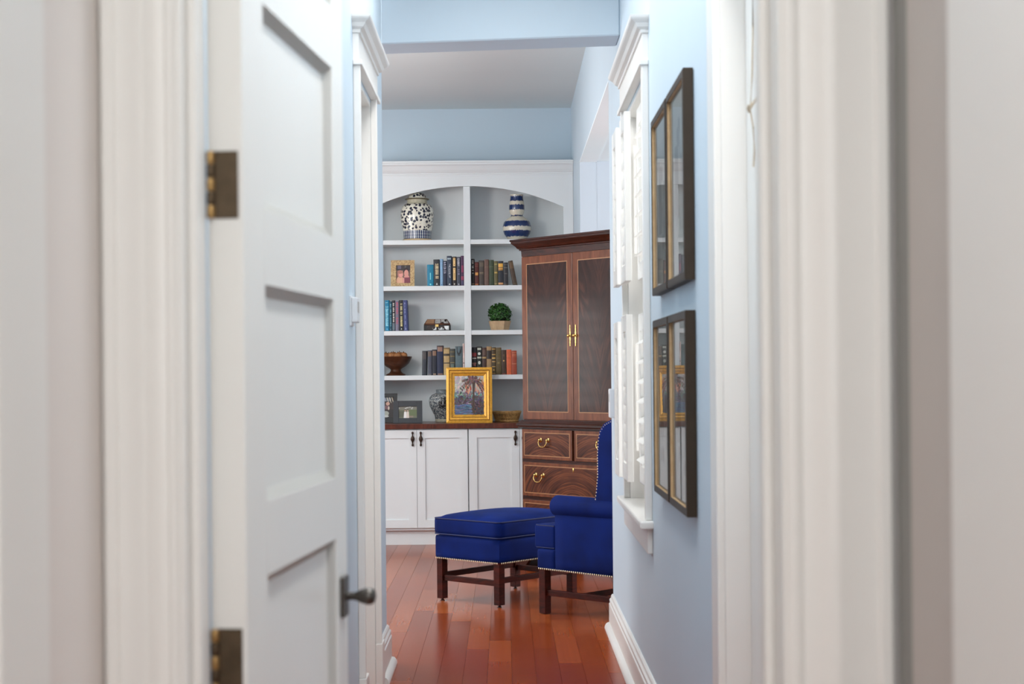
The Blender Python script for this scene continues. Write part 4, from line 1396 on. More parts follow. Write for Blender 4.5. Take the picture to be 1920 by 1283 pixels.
def palm():
    rnd = random.Random(3)
    x0, x1, z0, z1 = -GW / 2 + 0.062, GW / 2 - 0.062, 0.062, GH - 0.062
    W, H = x1 - x0, z1 - z0
    X = lambda f: x0 + f * W
    Z = lambda f: z0 + f * H
    o = [(rect(x0, x1, z0, z1), (104, 98, 108)), (rect(x0, x1, Z(0.5), z1), (178, 176, 170)), (rect(x0, x1, Z(0.28), Z(0.5)), (92, 80, 98)), (rect(x0, X(0.58), Z(0.0), Z(0.28)), (84, 98, 128)), (rect(X(0.58), x1, z0, Z(0.3)), (78, 62, 70))]

    def stroke(cx, cz, l, wd, ang, c):
        ca, sa = math.cos(ang), math.sin(ang)
        j = [rnd.uniform(0.75, 1.2) for _ in range(4)]
        p = [(-l * j[0], 0), (-l * 0.4, -wd * j[1]), (l * 0.6, -wd * 0.8), (l * j[2], 0), (l * 0.4, wd * j[3]), (-l * 0.5, wd)]
        q = []
        for a, b in p:
            q.append((min(max(cx + a * ca - b * sa, x0), x1), min(max(cz + a * sa + b * ca, z0), z1)))
        o.append((q, tuple(int(min(255, max(0, v + rnd.uniform(-16, 16)))) for v in c)))
    for _ in range(60):
        stroke(X(rnd.random() * 0.45), Z(0.55 + 0.45 * rnd.random()), 0.02, 0.006, rnd.uniform(0.3, 1.2), rnd.choice([(196, 196, 186), (182, 186, 180), (208, 200, 190), (174, 164, 170)]))
    for _ in range(40):
        stroke(X(0.68 + 0.3 * rnd.random()), Z(0.5 + 0.4 * rnd.random()), 0.02, 0.005, rnd.uniform(1.1, 1.9), rnd.choice([(206, 140, 104), (220, 160, 120), (200, 176, 160), (176, 112, 84)]))
    for _ in range(26):
        stroke(X(0.38 + 0.18 * rnd.random()), Z(0.5 + 0.24 * rnd.random()), 0.018, 0.005, rnd.uniform(1.2, 1.8), rnd.choice([(196, 118, 78), (170, 74, 52), (214, 176, 150)]))
    for _ in range(70):
        stroke(X(rnd.random()), Z(0.42 + 0.16 * rnd.random()), 0.013, 0.005, rnd.uniform(0.9, 2.2), rnd.choice([(96, 150, 134), (78, 122, 112), (150, 186, 176), (110, 120, 110), (124, 106, 128)]))
    for _ in range(90):
        stroke(X(rnd.random()), Z(0.26 + 0.2 * rnd.random()), 0.014, 0.005, rnd.uniform(0, 3), rnd.choice([(96, 76, 96), (74, 58, 66), (120, 96, 120), (88, 66, 62), (84, 92, 90)]))
    for _ in range(70):
        stroke(X(rnd.random() * 0.6), Z(0.02 + 0.24 * rnd.random()), 0.018, 0.004, rnd.uniform(-0.2, 0.2), rnd.choice([(84, 110, 150), (104, 120, 150), (66, 84, 112), (116, 108, 140), (90, 130, 150)]))
    for _ in range(50):
        stroke(X(0.58 + 0.4 * rnd.random()), Z(0.02 + 0.28 * rnd.random()), 0.013, 0.004, rnd.uniform(0, 3), rnd.choice([(72, 58, 66), (88, 72, 80), (64, 84, 78), (104, 76, 66), (58, 46, 52)]))
    stroke(X(0.5), Z(0.285), 0.02, 0.002, 0, (190, 196, 206))
    o.append(([(X(0.60), Z(0.05)), (X(0.68), Z(0.05)), (X(0.665), Z(0.5)), (X(0.70), Z(0.9)), (X(0.60), Z(0.9)), (X(0.615), Z(0.5))], (74, 52, 44)))
    for a0, l, dr in ((2.75, 0.5, 0.3), (2.45, 0.52, 0.16), (3.1, 0.46, 0.34), (2.1, 0.36, 0.02), (0.35, 0.34, 0.2), (0.0, 0.36, 0.26), (0.75, 0.34, 0.1), (1.25, 0.26, 0.0), (1.75, 0.26, 0.0), (3.5, 0.34, 0.36), (-0.3, 0.32, 0.3)):
        for k in range(9):
            f = (k + 0.5) / 9
            cx = 0.65 + math.cos(a0) * l * f
            cz = 0.86 + math.sin(a0) * l * f * 0.45 - dr * f * f
            stroke(X(cx), Z(cz), 0.0125, 0.0045, a0 * 0.35 - (1.0 if math.cos(a0) > 0 else -1.0) * f * 0.9, rnd.choice([(84, 62, 58), (66, 50, 50), (124, 80, 80), (98, 84, 78), (136, 96, 96)]))
    return o


print_mesh('canvas', palm(), gf, 0.0165, 0.000012)
bxo('backing', (-GW / 2 + 0.03, GW / 2 - 0.03, 0.0172, 0.028, 0.03, GH - 0.03), M['black_frame'], gf)

# ------------------------------------------------------------------ bowl, mirrored box, topiary, basket
bw = thing('footed_bowl', 'dark turned wooden footed bowl of dried pods on the lower shelf', 'bowl', (-0.872, 12.71, 1.305))
bm = BM()
lathe(bm, [(0.074, 0), (0.079, 0.003), (0.076, 0.010), (0.055, 0.020), (0.042, 0.034), (0.040, 0.046), (0.048, 0.056), (0.076, 0.072), (0.105, 0.098), (0.124, 0.132), (0.130, 0.150), (0.126, 0.152), (0.114, 0.132), (0.08, 0.10), (0.02, 0.085)], 44)
obj('body', bm, M['bowl'], bw, smooth=50)
rnd = random.Random(9)
for k, (px_, py_, pz_, s) in enumerate([(-0.075, -0.02, 0.155, 0.034), (-0.03, -0.05, 0.158, 0.032), (0.02, -0.055, 0.154, 0.034), (0.066, -0.02, 0.158, 0.032), (0.03, 0.02, 0.160, 0.034), (-0.02, 0.03, 0.160, 0.034), (-0.06, 0.04, 0.156, 0.03), (0.055, 0.05, 0.155, 0.031)]):
    q = thing('dried_pod', 'dried brown pod ball heaped in the footed wooden bowl', 'dried pod', (-0.872 + px_, 12.71 + py_, 1.305 + pz_), rnd.random() * 3, 'dried pods in the footed bowl')
    bm = BM()
    bmesh.ops.create_icosphere(bm, subdivisions=2, radius=s)
    for v in bm.verts:
        v.co *= rnd.uniform(0.9, 1.08)
        v.co.z *= 0.85
    o = obj('pod', bm, M['potpourri'], q, smooth=60)
    bm = BM()
    tube(bm, [(0, 0, s * 0.8), (0.003, 0, s * 1.05)], 0.003, 6)
    obj('stem', bm, M['bowl'], q)


def mirror_mosaic():
    m, nt, p = new_mat('mirror_mosaic')
    v = node(nt, 'ShaderNodeTexVoronoi')
    v.inputs['Scale'].default_value = 42
    nt.links.new(coords(nt), v.inputs['Vector'])
    rp = ramp(nt, [(0.0, rgb(226, 226, 224)), (0.35, rgb(96, 80, 74)), (0.5, rgb(200, 200, 198)), (0.75, rgb(60, 50, 46)), (1.0, rgb(190, 196, 198))], 'CONSTANT')
    s = node(nt, 'ShaderNodeSeparateColor')
    nt.links.new(v.outputs['Color'], s.inputs[0])
    nt.links.new(s.outputs[0], rp.inputs['Fac'])
    nt.links.new(rp.outputs['Color'], p.inputs['Base Color'])
    p.inputs['Metallic'].default_value = 0.3
    p.inputs['Roughness'].default_value = 0.2
    return m


M['mosaic'] = mirror_mosaic()
mb = thing('trinket_box', 'small mirrored mosaic trinket chest with sloping lid on the shelf', 'box', (-0.5365, 12.66, 1.656))
bm = BM()
box(bm, -0.105, 0.105, -0.05, 0.05, 0, 0.045)
b_ = obj('body', bm, M['black_frame'], mb, bevel=0.002, seg=1)
for a, b in ((-0.08, -0.045), (-0.041, -0.006), (0.012, 0.042), (0.046, 0.092)):
    bxo('mirror_tile', (a, b, -0.0525, -0.05, 0.007, 0.038), M['mosaic'], b_)
bm = BM()
loft(bm, [[(-0.105, -0.05, 0.046), (0.105, -0.05, 0.046), (0.105, 0.05, 0.046), (-0.105, 0.05, 0.046)], [(-0.101, -0.047, 0.056), (0.101, -0.047, 0.056), (0.101, 0.047, 0.056), (-0.101, 0.047, 0.056)],
          [(-0.078, -0.03, 0.092), (0.078, -0.03, 0.092), (0.078, 0.03, 0.092), (-0.078, 0.03, 0.092)]])
l_ = obj('lid', bm, M['bowl'], mb)
M['copper_mirror'] = plain('copper_mirror', rgb(214, 168, 130), 0.25, 0.2, 20, metallic=0.4)


def lid_tile(xa, xb, mt):
    bm = BM()
    def P(x, z):
        f = (z - 0.056) / 0.036
        return (x * (1 - 0.2 * f), -0.047 + 0.017 * f - 0.0015, z)
    vs = [bm.verts.new(P(x, z)) for x, z in ((xa, 0.058), (xb, 0.058), (xb, 0.089), (xa, 0.089))]
    f = bm.faces.new(vs)
    bmesh.ops.solidify(bm, geom=[f], thickness=0.001)
    obj('lid_tile', bm, mt, l_)


lid_tile(-0.094, -0.025, M['copper_mirror'])
lid_tile(-0.018, 0.03, M['mosaic'])
lid_tile(0.036, 0.092, M['mosaic'])
bxo('clasp', (-0.014, 0.012, -0.055, -0.05, 0.030, 0.05), M['brass'], mb, 0.001)

tp = thing('boxwood_topiary', 'round green boxwood plant in a tapered stone pot', 'plant', (-0.042, 12.70, 1.656))
bm = BM()
ring = lambda a, z: [(a * math.cos(2 * math.pi * (k + 0.5) / 8), a * math.sin(2 * math.pi * (k + 0.5) / 8), z) for k in range(8)]
loft(bm, [ring(0.073, 0), ring(0.076, 0.004), ring(0.094, 0.066), ring(0.096, 0.074), ring(0.088, 0.074), ring(0.086, 0.06)])
obj('pot', bm, M['pot'], tp)
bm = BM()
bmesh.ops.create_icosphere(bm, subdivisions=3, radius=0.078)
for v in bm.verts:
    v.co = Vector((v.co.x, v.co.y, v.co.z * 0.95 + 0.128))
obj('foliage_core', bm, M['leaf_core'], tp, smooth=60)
rnd = random.Random(2)
bm = BM()
for k in range(900):
    d = Vector((rnd.gauss(0, 1), rnd.gauss(0, 1), rnd.gauss(0, 1) + 0.25)).normalized()
    if d.z < -0.62:
        continue
    c = Vector((0, 0, 0.128)) + Vector((d.x * 0.092, d.y * 0.092, d.z * 0.085)) * rnd.uniform(0.82, 1.06)
    n_ = (d + Vector((rnd.uniform(-.7, .7), rnd.uniform(-.7, .7), rnd.uniform(-.5, .9)))).normalized()
    a = n_.cross(Vector((rnd.random() - .5, rnd.random() - .5, rnd.random()))).normalized()
    b = n_.cross(a)
    l, wd = rnd.uniform(0.009, 0.013), rnd.uniform(0.005, 0.007)
    q = [c - a * l, c - b * wd + n_ * 0.002, c + a * l, c + b * wd + n_ * 0.002]
    bm.faces.new([bm.verts.new(v) for v in q])
lv = obj('leaves', bm, M['leaf'], tp)
lv['kind'] = 'stuff'

bs = thing('wicker_basket', 'low oval wicker basket right of the gold frame', 'basket', (0.006, 12.66, 0.934))
bm = BM()
for k in range(52):
    a = 2 * math.pi * k / 52
    a2 = a + 0.16
    tube(bm, [(0.086 * math.cos(a), 0.068 * math.sin(a), 0.006), (0.098 * math.cos(a2 * 0.5 + a * 0.5), 0.078 * math.sin(a2 * 0.5 + a * 0.5), 0.035), (0.109 * math.cos(a2), 0.088 * math.sin(a2), 0.07)], 0.0036, 5)
wk = obj('stakes', bm, M['wicker'], bs)
wk['kind'] = 'stuff'
for nm, rx, z, r_ in (('rim', 0.111, 0.076, 0.007), ('rim_binding', 0.109, 0.067, 0.005), ('base_ring', 0.087, 0.006, 0.006), ('weave_ring', 0.098, 0.036, 0.003)):
    bm = BM()
    n_ = 56
    rings = []
    for k in range(n_ + 1):
        a = 2 * math.pi * k / n_
        wob = 0.003 * math.sin(a * 3) if nm.startswith('rim') else 0
        rings.append((rx * math.cos(a), rx * 0.8 * math.sin(a), z + wob + 0.0012 * math.sin(a * 28)))
    tube(bm, rings, r_, 6)
    obj(nm, bm, M['wicker'], bs, smooth=60)
bm = BM()
lathe(bm, [(0.084, 0.002), (0.084, 0.006)], 30, 0, 0, 1, 0.8)
obj('bottom', bm, M['wicker'], bs)
bm = BM()
lathe(bm, [(0.083, 0.004), (0.106, 0.07), (0.104, 0.07), (0.080, 0.008)], 40, 0, 0, 1, 0.8)
obj('lining', bm, plain('basket_inner_weave', rgb(120, 86, 50), 0.7, 0.3, 60), bs, smooth=40)

# ------------------------------------------------------------------ armoire (local x along the front, y into the body)
AA = math.atan2(-0.77, 0.64)
ar = thing('armoire', 'tall dark mahogany armoire with flame veneer doors and drawers', 'armoire', (0.116, 10.9, 0), AA)
AW, AD = 1.04, 0.52
bm = BM()
box(bm, -0.012, AW + 0.012, 0.0, AD, 0.13, 0.952)
obj('lower_case', bm, M['mahog_dark'], ar)
bm = BM()
box(bm, 0, AW, 0.008, AD, 0.99, 2.16)
obj('upper_case', bm, M['mahog_case'], ar)


def ring4(o, z):
    return [(-o, -o, z), (AW + o, -o, z), (AW + o, AD, z), (-o, AD, z)]


bm = BM()
loft(bm, [ring4(o, z) for o, z in ((0.0, 2.110), (0.002, 2.150), (0.012, 2.152), (0.012, 2.160), (0.022, 2.166), (0.030, 2.180), (0.046, 2.196), (0.052, 2.200), (0.052, 2.212), (0.058, 2.214), (0.058, 2.226))])
obj('cornice', bm, M['mahog_dark'], ar)
bm = BM()
loft(bm, [ring4(o, z) for o, z in ((0.012, 0.945), (0.026, 0.948), (0.026, 0.955), (0.034, 0.962), (0.034, 0.976), (0.022, 0.984), (0.014, 0.992), (0.006, 1.0))])
obj('waist_moulding', bm, M['mahog_dark'], ar)
# base and bracket feet
bm = BM()
loft(bm, [ring4(o, z) for o, z in ((0.03, 0.115), (0.03, 0.135), (0.02, 0.15), (0.012, 0.156))])
obj('base_moulding', bm, M['mahog_dark'], ar)
for xa, s in ((-0.03, 1), (AW + 0.03, -1)):
    bm = BM()
    pts = [(xa, 0), (xa + s * 0.07, 0), (xa + s * 0.09, 0.03), (xa + s * 0.13, 0.07), (xa + s * 0.2, 0.115), (xa, 0.115)]
    prism(bm, pts, 'y', -0.03, -0.005)
    box(bm, min(xa, xa + s * 0.03), max(xa, xa + s * 0.03), -0.005, 0.12, 0, 0.115)
    obj('bracket_foot', bm, M['mahog_dark'], ar)
    bxo('back_foot', (min(xa + s * 0.02, xa + s * 0.08), max(xa + s * 0.02, xa + s * 0.08), AD - 0.08, AD - 0.02, 0, 0.13), M['mahog_dark'], ar)


def panel_group(parent, name, xa, xb, za, zb, border, mat_c, thick=0.014, y0=0.0):
    """door or drawer front: crossbanded front with an inlay line and a flame veneer panel, object origin at its centre"""
    cx, cz = (xa + xb) / 2, (za + zb) / 2
    w_, h_ = (xb - xa) / 2, (zb - za) / 2
    bm = BM()
    box(bm, -w_, w_, -thick, 0.004, -h_, h_)
    d = obj(name, bm, M['band'], parent, bevel=0.0025, seg=2)
    d.location = (cx, y0, cz)
    bi = border
    bm = BM()
    for a in ((-w_ + bi - 0.006, w_ - bi + 0.006, -h_ + bi - 0.006, -h_ + bi), (-w_ + bi - 0.006, w_ - bi + 0.006, h_ - bi, h_ - bi + 0.006),
              (-w_ + bi - 0.006, -w_ + bi, -h_ + bi, h_ - bi), (w_ - bi, w_ - bi + 0.006, -h_ + bi, h_ - bi)):
        box(bm, a[0], a[1], -thick - 0.0005, -thick + 0.001, a[2], a[3])
    obj('inlay_line', bm, M['inlay'], d)
    bxo('veneer_panel', (-w_ + bi, w_ - bi, -thick - 0.0004, -thick + 0.001, -h_ + bi, h_ - bi), mat_c, d)
    return d


HWD = AW / 2
dA = panel_group(ar, 'door', 0.006, HWD - 0.002, 1.006, 2.107, 0.055, M['flame_door'], y0=0.008)
dB = panel_group(ar, 'door', HWD + 0.002, AW - 0.006, 1.006, 2.107, 0.055, M['flame_door'], y0=0.008)
for d, s in ((dA, 1), (dB, -1)):
    hw = (HWD - 0.008) / 2
    cx = s * (hw - 0.025)
    bm = BM()
    prof = [(0.002, -0.072), (0.006, -0.064), (0.004, -0.054), (0.008, -0.044), (0.0055, -0.034), (0.010, -0.02), (0.0075, -0.010), (0.0125, 0.0), (0.0075, 0.010), (0.010, 0.02), (0.0055, 0.034), (0.008, 0.044), (0.004, 0.054), (0.006, 0.064), (0.002, 0.072)]
    lathe(bm, prof, 12, 0, 0, 1, 0.28)
    for v in bm.verts:
        v.co = Vector((v.co.x + cx, v.co.y - 0.0165, v.co.z + 0.005))
    pl = obj('pull_plate', bm, M['brass'], d, smooth=40)
    bm = BM()
    lathe(bm, [(0.004, 0), (0.004, 0.01), (0.009, 0.014), (0.010, 0.02), (0.005, 0.025)], 14)
    for v in bm.verts:
        v.co = Vector((v.co.x + cx, -0.016 - v.co.z, v.co.y + 0.005))
    obj('pull_knob', bm, M['brass'], d, smooth=50)


def bail(parent, cx, z, half=0.038):
    bm = BM()
    for s in (-1, 1):
        lathe_b = BM()
        bm2 = bm
        prof = [(0.013, 0.0), (0.013, 0.003), (0.008, 0.006), (0.005, 0.012), (0.007, 0.017), (0.004, 0.021)]
        n = 14
        loft(bm, [[(cx + s * half + r_ * math.cos(2 * math.pi * k / n), -0.0145 - y_, z + 1.25 * r_ * math.sin(2 * math.pi * k / n)) for k in range(n)] for r_, y_ in prof])
        lathe_b.free()
    pts = [(cx - half, -0.031, z), (cx - half - 0.004, -0.034, z - 0.014), (cx - half + 0.002, -0.036, z - 0.030), (cx - half + 0.014, -0.037, z - 0.042), (cx - 0.008, -0.037, z - 0.046),
           (cx + 0.008, -0.037, z - 0.046), (cx + half - 0.014, -0.037, z - 0.042), (cx + half - 0.002, -0.036, z - 0.030), (cx + half + 0.004, -0.034, z - 0.014), (cx + half, -0.031, z)]
    tube(bm, pts, [0.003, 0.003, 0.0036, 0.0034, 0.005, 0.005, 0.0034, 0.0036, 0.003, 0.003], 8)
    obj('bail_handle', bm, M['brass'], parent, smooth=50)


d1 = panel_group(ar, 'drawer', 0.004, HWD - 0.012, 0.738, 0.938, 0.026, M['flame_drawer'])
d2 = panel_group(ar, 'drawer', HWD + 0.012, AW - 0.004, 0.738, 0.938, 0.026, M['flame_drawer'])
d3 = panel_group(ar, 'drawer', 0.004, AW - 0.004, 0.487, 0.716, 0.026, M['flame_drawer'])
d4 = panel_group(ar, 'drawer', 0.004, AW - 0.004, 0.175, 0.462, 0.026, M['flame_drawer'])
bail(d1, -0.02, 0.03)
bail(d2, 0.02, 0.03)
for d in (d3, d4):
    bail(d, -0.335, 0.03)
    bail(d, 0.335, 0.03)
    bm = BM()
    lathe(bm, [(0.002, -0.014), (0.007, -0.008), (0.005, 0.0), (0.009, 0.008), (0.003, 0.016)], 10, 0, 0, 1, 0.25)
    for v in bm.verts:
        v.co = Vector((v.co.x, v.co.y - 0.0155, v.co.z + 0.075))
    obj('escutcheon', bm, M['brass'], d, smooth=50)


# ------------------------------------------------------------------ upholstery
def soft_box(bm, x0, x1, y0, y1, z0, z1, r=0.02, crown=0.0, seg=4, sub=6):
    """rounded cushion: bevelled box with a domed top"""
    b2 = BM()
    box(b2, x0, x1, y0, y1, z0, z1)
    bmesh.ops.subdivide_edges(b2, edges=b2.edges[:], cuts=sub, use_grid_fill=True)
    bmesh.ops.recalc_face_normals(b2, faces=b2.faces)
    cx, cy, hx, hy = (x0 + x1) / 2, (y0 + y1) / 2, (x1 - x0) / 2, (y1 - y0) / 2
    zc, hz = (z0 + z1) / 2, (z1 - z0) / 2
    for v in b2.verts:
        dx, dy, dz = v.co.x - cx, v.co.y - cy, v.co.z - zc
        ax, ay, az = max(abs(dx) - (hx - r), 0), max(abs(dy) - (hy - r), 0), max(abs(dz) - (hz - r), 0)
        l = math.sqrt(ax * ax + ay * ay + az * az)
        if l > r:
            k = r / l
            dx = math.copysign(hx - r + ax * k, dx) if ax else dx
            dy = math.copysign(hy - r + ay * k, dy) if ay else dy
            dz = math.copysign(hz - r + az * k, dz) if az else dz
        fx, fy = 1 - (dx / hx) ** 2, 1 - (dy / hy) ** 2
        if crown and dz > 0:
            dz += crown * max(fx, 0) ** 0.6 * max(fy, 0) ** 0.6
        v.co = Vector((cx + dx, cy + dy, zc + dz))
    me = bpy.data.meshes.new('tmp')
    b2.to_mesh(me)
    b2.free()
    bm.from_mesh(me)
    bpy.data.meshes.remove(me)


def nails(parent, pts, r=0.0052, spacing=0.0150):
    """row of brass nail heads along a polyline [(pos, outward normal)]"""
    bm = BM()
    for (p, n), (q, _) in zip(pts[:-1], pts[1:]):
        p, q, n = Vector(p), Vector(q), Vector(n).normalized()
        L = (q - p).length
        k = max(1, int(L / spacing))
        u = (q - p).normalized()
        t = n.cross(u).normalized()
        for i in range(k):
            c = p + (q - p) * ((i + 0.5) / k)
            ring_ = [bm.verts.new(c + r * (math.cos(a) * u + math.sin(a) * t)) for a in [2 * math.pi * j / 7 for j in range(7)]]
            top = bm.verts.new(c + n * r * 0.6)
            for j in range(7):
                bm.faces.new((ring_[j], ring_[(j + 1) % 7], top))
    o = obj('nailheads', bm, M['nail'], parent)
    o['kind'] = 'stuff'
    return o


def leg(parent, x, y, a, z0, z1, glide=True, splay=0.0):
    bm = BM()
    loft(bm, [[(x - a + splay, y - a, z0), (x + a + splay, y - a, z0), (x + a + splay, y + a, z0), (x - a + splay, y + a, z0)], [(x - a, y - a, z1), (x + a, y - a, z1), (x + a, y + a, z1), (x - a, y + a, z1)]])
    o = obj('leg', bm, M['leg_wood'], parent, bevel=0.003)
    if glide:
        bm = BM()
        lathe(bm, [(0.012, 0.0), (0.013, 0.004), (0.008, 0.008), (0.006, z0 + 0.004)], 14, x + splay, y)
        obj('glide', bm, M['steel'], o, smooth=40)
    return o


def stretcher(parent, p, q, hw=0.011, hh=0.016):
    bm = BM()
    p, q = Vector(p), Vector(q)
    u = (q - p).normalized()
    s = Vector((-u.y, u.x, 0)) * hw
    z = Vector((0, 0, hh))
    loft(bm, [[c - s - z, c + s - z, c + s + z, c - s + z] for c in (p, q)])
    obj('stretcher', bm, M['leg_wood'], parent, bevel=0.002)


def piping(parent, x0, x1, y0, y1, z, r=0.004, corner=0.03):
    pts = []
    for cx, cy, a0 in ((x1 - corner, y1 - corner, 0), (x0 + corner, y1 - corner, 90), (x0 + corner, y0 + corner, 180), (x1 - corner, y0 + corner, 270)):
        for a in range(0, 91, 15):
            pts.append((cx + corner * math.cos(R(a0 + a)), cy + corner * math.sin(R(a0 + a)), z))
    pts.append(pts[0])
    bm = BM()
    tube(bm, pts, r, 6)
    obj('piping', bm, M['blue_piping'], parent, smooth=60)


# ottoman: local x along the long side (0.633 between legs), y along the short side (0.452)
ot = thing('ottoman', 'royal blue ottoman with cushion top and brass nailheads on wooden legs', 'ottoman', (0.0, 9.41, 0), R(47.5))
OX, OY = 0.633 / 2, 0.452 / 2
for sx_, sy_ in ((-1, -1), (-1, 1), (1, -1), (1, 1)):
    leg(ot, sx_ * OX, sy_ * OY, 0.0225, 0.014, 0.262)
for s_ in (-1, 1):
    stretcher(ot, (s_ * OX, -OY + 0.02, 0.135), (s_ * OX, OY - 0.02, 0.135))
    stretcher(ot, (-OX + 0.02, s_ * OY, 0.150), (OX - 0.02, s_ * OY, 0.150))
EX, EY = OX + 0.033, OY + 0.033
bm = BM()
soft_box(bm, -EX, EX, -EY, EY, 0.245, 0.392, 0.022)
obj('upholstered_base', bm, M['blue'], ot, smooth=80)
bm = BM()
soft_box(bm, -EX - 0.004, EX + 0.004, -EY - 0.004, EY + 0.004, 0.386, 0.492, 0.026, 0.03, sub=10)
cu = obj('cushion', bm, M['blue'], ot, smooth=80)
piping(cu, -EX - 0.003, EX + 0.003, -EY - 0.003, EY + 0.003, 0.482)
piping(cu, -EX - 0.003, EX + 0.003, -EY - 0.003, EY + 0.003, 0.393)
e_ = 0.0015
nails(ot, [((-EX - e_, -EY + 0.01, 0.252), (-1, 0, 0)), ((-EX - e_, EY - 0.01, 0.252), (-1, 0, 0))])
nails(ot, [((-EX + 0.01, -EY - e_, 0.252), (0, -1, 0)), ((EX - 0.01, -EY - e_, 0.252), (0, -1, 0))])
nails(ot, [((EX + e_, -EY + 0.01, 0.252), (1, 0, 0)), ((EX + e_, EY - 0.01, 0.252), (1, 0, 0))])
nails(ot, [((-EX + 0.01, EY + e_, 0.252), (0, 1, 0)), ((EX - 0.01, EY + e_, 0.252), (0, 1, 0))])

# wing chair: local x from the front legs to the back, y from the near side to the far side
wc = thing('wing_chair', 'royal blue wing armchair with nailhead trim half hidden by the hallway wall', 'chair', (0.205, 8.785, 0), R(-46))
CWD = 0.60
for yy in (0.0, CWD):
    leg(wc, 0.0, yy, 0.0235, 0.004, 0.262, False)
    leg(wc, 0.56, yy + (0.03 if yy == 0 else -0.03), 0.021, 0.004, 0.262, False, 0.03)
for yy in (0.0, CWD):
    stretcher(wc, (0.0, yy, 0.118), (0.565, yy + (0.03 if yy == 0 else -0.03), 0.118))
stretcher(wc, (0.27, 0.012, 0.118), (0.27, CWD - 0.012, 0.118))
bm = BM()
soft_box(bm, -0.033, 0.108, -0.033, CWD + 0.033, 0.243, 0.362, 0.018)
obj('seat_rail', bm, M['blue'], wc, smooth=80)
bm = BM()
soft_box(bm, 0.10, 0.62, 0.03, CWD - 0.03, 0.247, 0.36, 0.01)
obj('seat_deck', bm, M['blue'], wc, smooth=80)
bm = BM()
pl = [(-0.062, -0.02), (0.095, -0.02), (0.095, 0.085), (0.52, 0.085), (0.52, CWD - 0.085), (0.095, CWD - 0.085), (0.095, CWD + 0.02), (-0.062, CWD + 0.02)]
prism(bm, pl, 'z', 0.358, 0.492)
cs = obj('seat_cushion', bm, M['blue'], wc, smooth=60, bevel=0.02, seg=4)
for zz in (0.366, 0.486):
    bm = BM()
    q = [(-0.056, 0.085, zz), (-0.056, CWD - 0.085, zz)]
    tube(bm, [(0.09, -0.016, zz), (-0.045, -0.016, zz), (-0.058, -0.004, zz), (-0.058, CWD + 0.004, zz), (-0.045, CWD + 0.016, zz), (0.09, CWD + 0.016, zz)], 0.0038, 6)
    obj('piping', bm, M['blue_piping'], cs, smooth=60)
for side, y0, y1, yc in (('near', -0.032, 0.075, 0.008), ('far', CWD - 0.075, CWD + 0.032, CWD - 0.008)):
    bm = BM()
    soft_box(bm, 0.105, 0.625, y0, y1, 0.244, 0.60, 0.012)
    ap = obj('arm_panel', bm, M['blue'], wc, smooth=80)
    bm = BM()
    n = 28
    rr = 0.058
    pr = [(0.088, 0.62), (0.09, 0.9), (0.098, 1.0), (0.2, 1.0), (0.45, 0.98), (0.56, 0.96)]
    loft(bm, [[(x_, yc + rr * f * 1.12 * math.cos(2 * math.pi * k / n), 0.598 + rr * f * math.sin(2 * math.pi * k / n)) for k in range(n)] for x_, f in pr])
    obj('arm_roll', bm, M['blue'], wc, smooth=60)
    # wing: curved profile, thick, flaring a little outward
    wp = [(0.405, 0.58), (0.398, 0.64), (0.408, 0.70), (0.418, 0.78), (0.418, 0.88), (0.422, 0.96), (0.436, 1.015), (0.468, 1.052), (0.52, 1.075), (0.60, 1.085), (0.66, 1.085), (0.62, 0.58)]
    bm = BM()
    prism(bm, wp, 'y', y0 + 0.004, y0 + 0.07) if side == 'near' else prism(bm, wp, 'y', y1 - 0.07, y1 - 0.004)
    wg = obj('wing', bm, M['blue'], wc, smooth=50, bevel=0.016, seg=3)
    yo = (y0 + 0.006) if side == 'near' else (y1 - 0.006)
    ny = -1 if side == 'near' else 1
    edge = [(0.400, 0.645), (0.410, 0.70), (0.419, 0.78), (0.419, 0.88), (0.424, 0.955), (0.438, 1.008), (0.470, 1.046), (0.522, 1.069), (0.60, 1.079)]
    nails(wg, [((a + 0.006, yo + ny * 0.0005, b - 0.004), (-0.2, ny, 0)) for a, b in edge], 0.0045, 0.014)
bm = BM()
loft(bm, [[(0.53 + l_, 0.0, z_), (0.66 + l_ * 0.8, 0.0, z_), (0.66 + l_ * 0.8, CWD, z_), (0.53 + l_, CWD, z_)] for z_, l_ in ((0.35, 0), (0.5, 0.01), (0.7, 0.03), (0.9, 0.05), (1.04, 0.065), (1.10, 0.075))])
obj('backrest', bm, M['blue'], wc, smooth=60, bevel=0.03, seg=4)
ez = 0.2505
nails(wc, [((-0.0345, -0.02, ez), (-1, 0, 0)), ((-0.0345, CWD + 0.02, ez), (-1, 0, 0))])
nails(wc, [((-0.02, -0.0345, ez), (0, -1, 0)), ((0.61, -0.0345, ez), (0, -1, 0))])
nails(wc, [((-0.02, CWD + 0.0345, ez), (0, 1, 0)), ((0.61, CWD + 0.0345, ez), (0, 1, 0))])


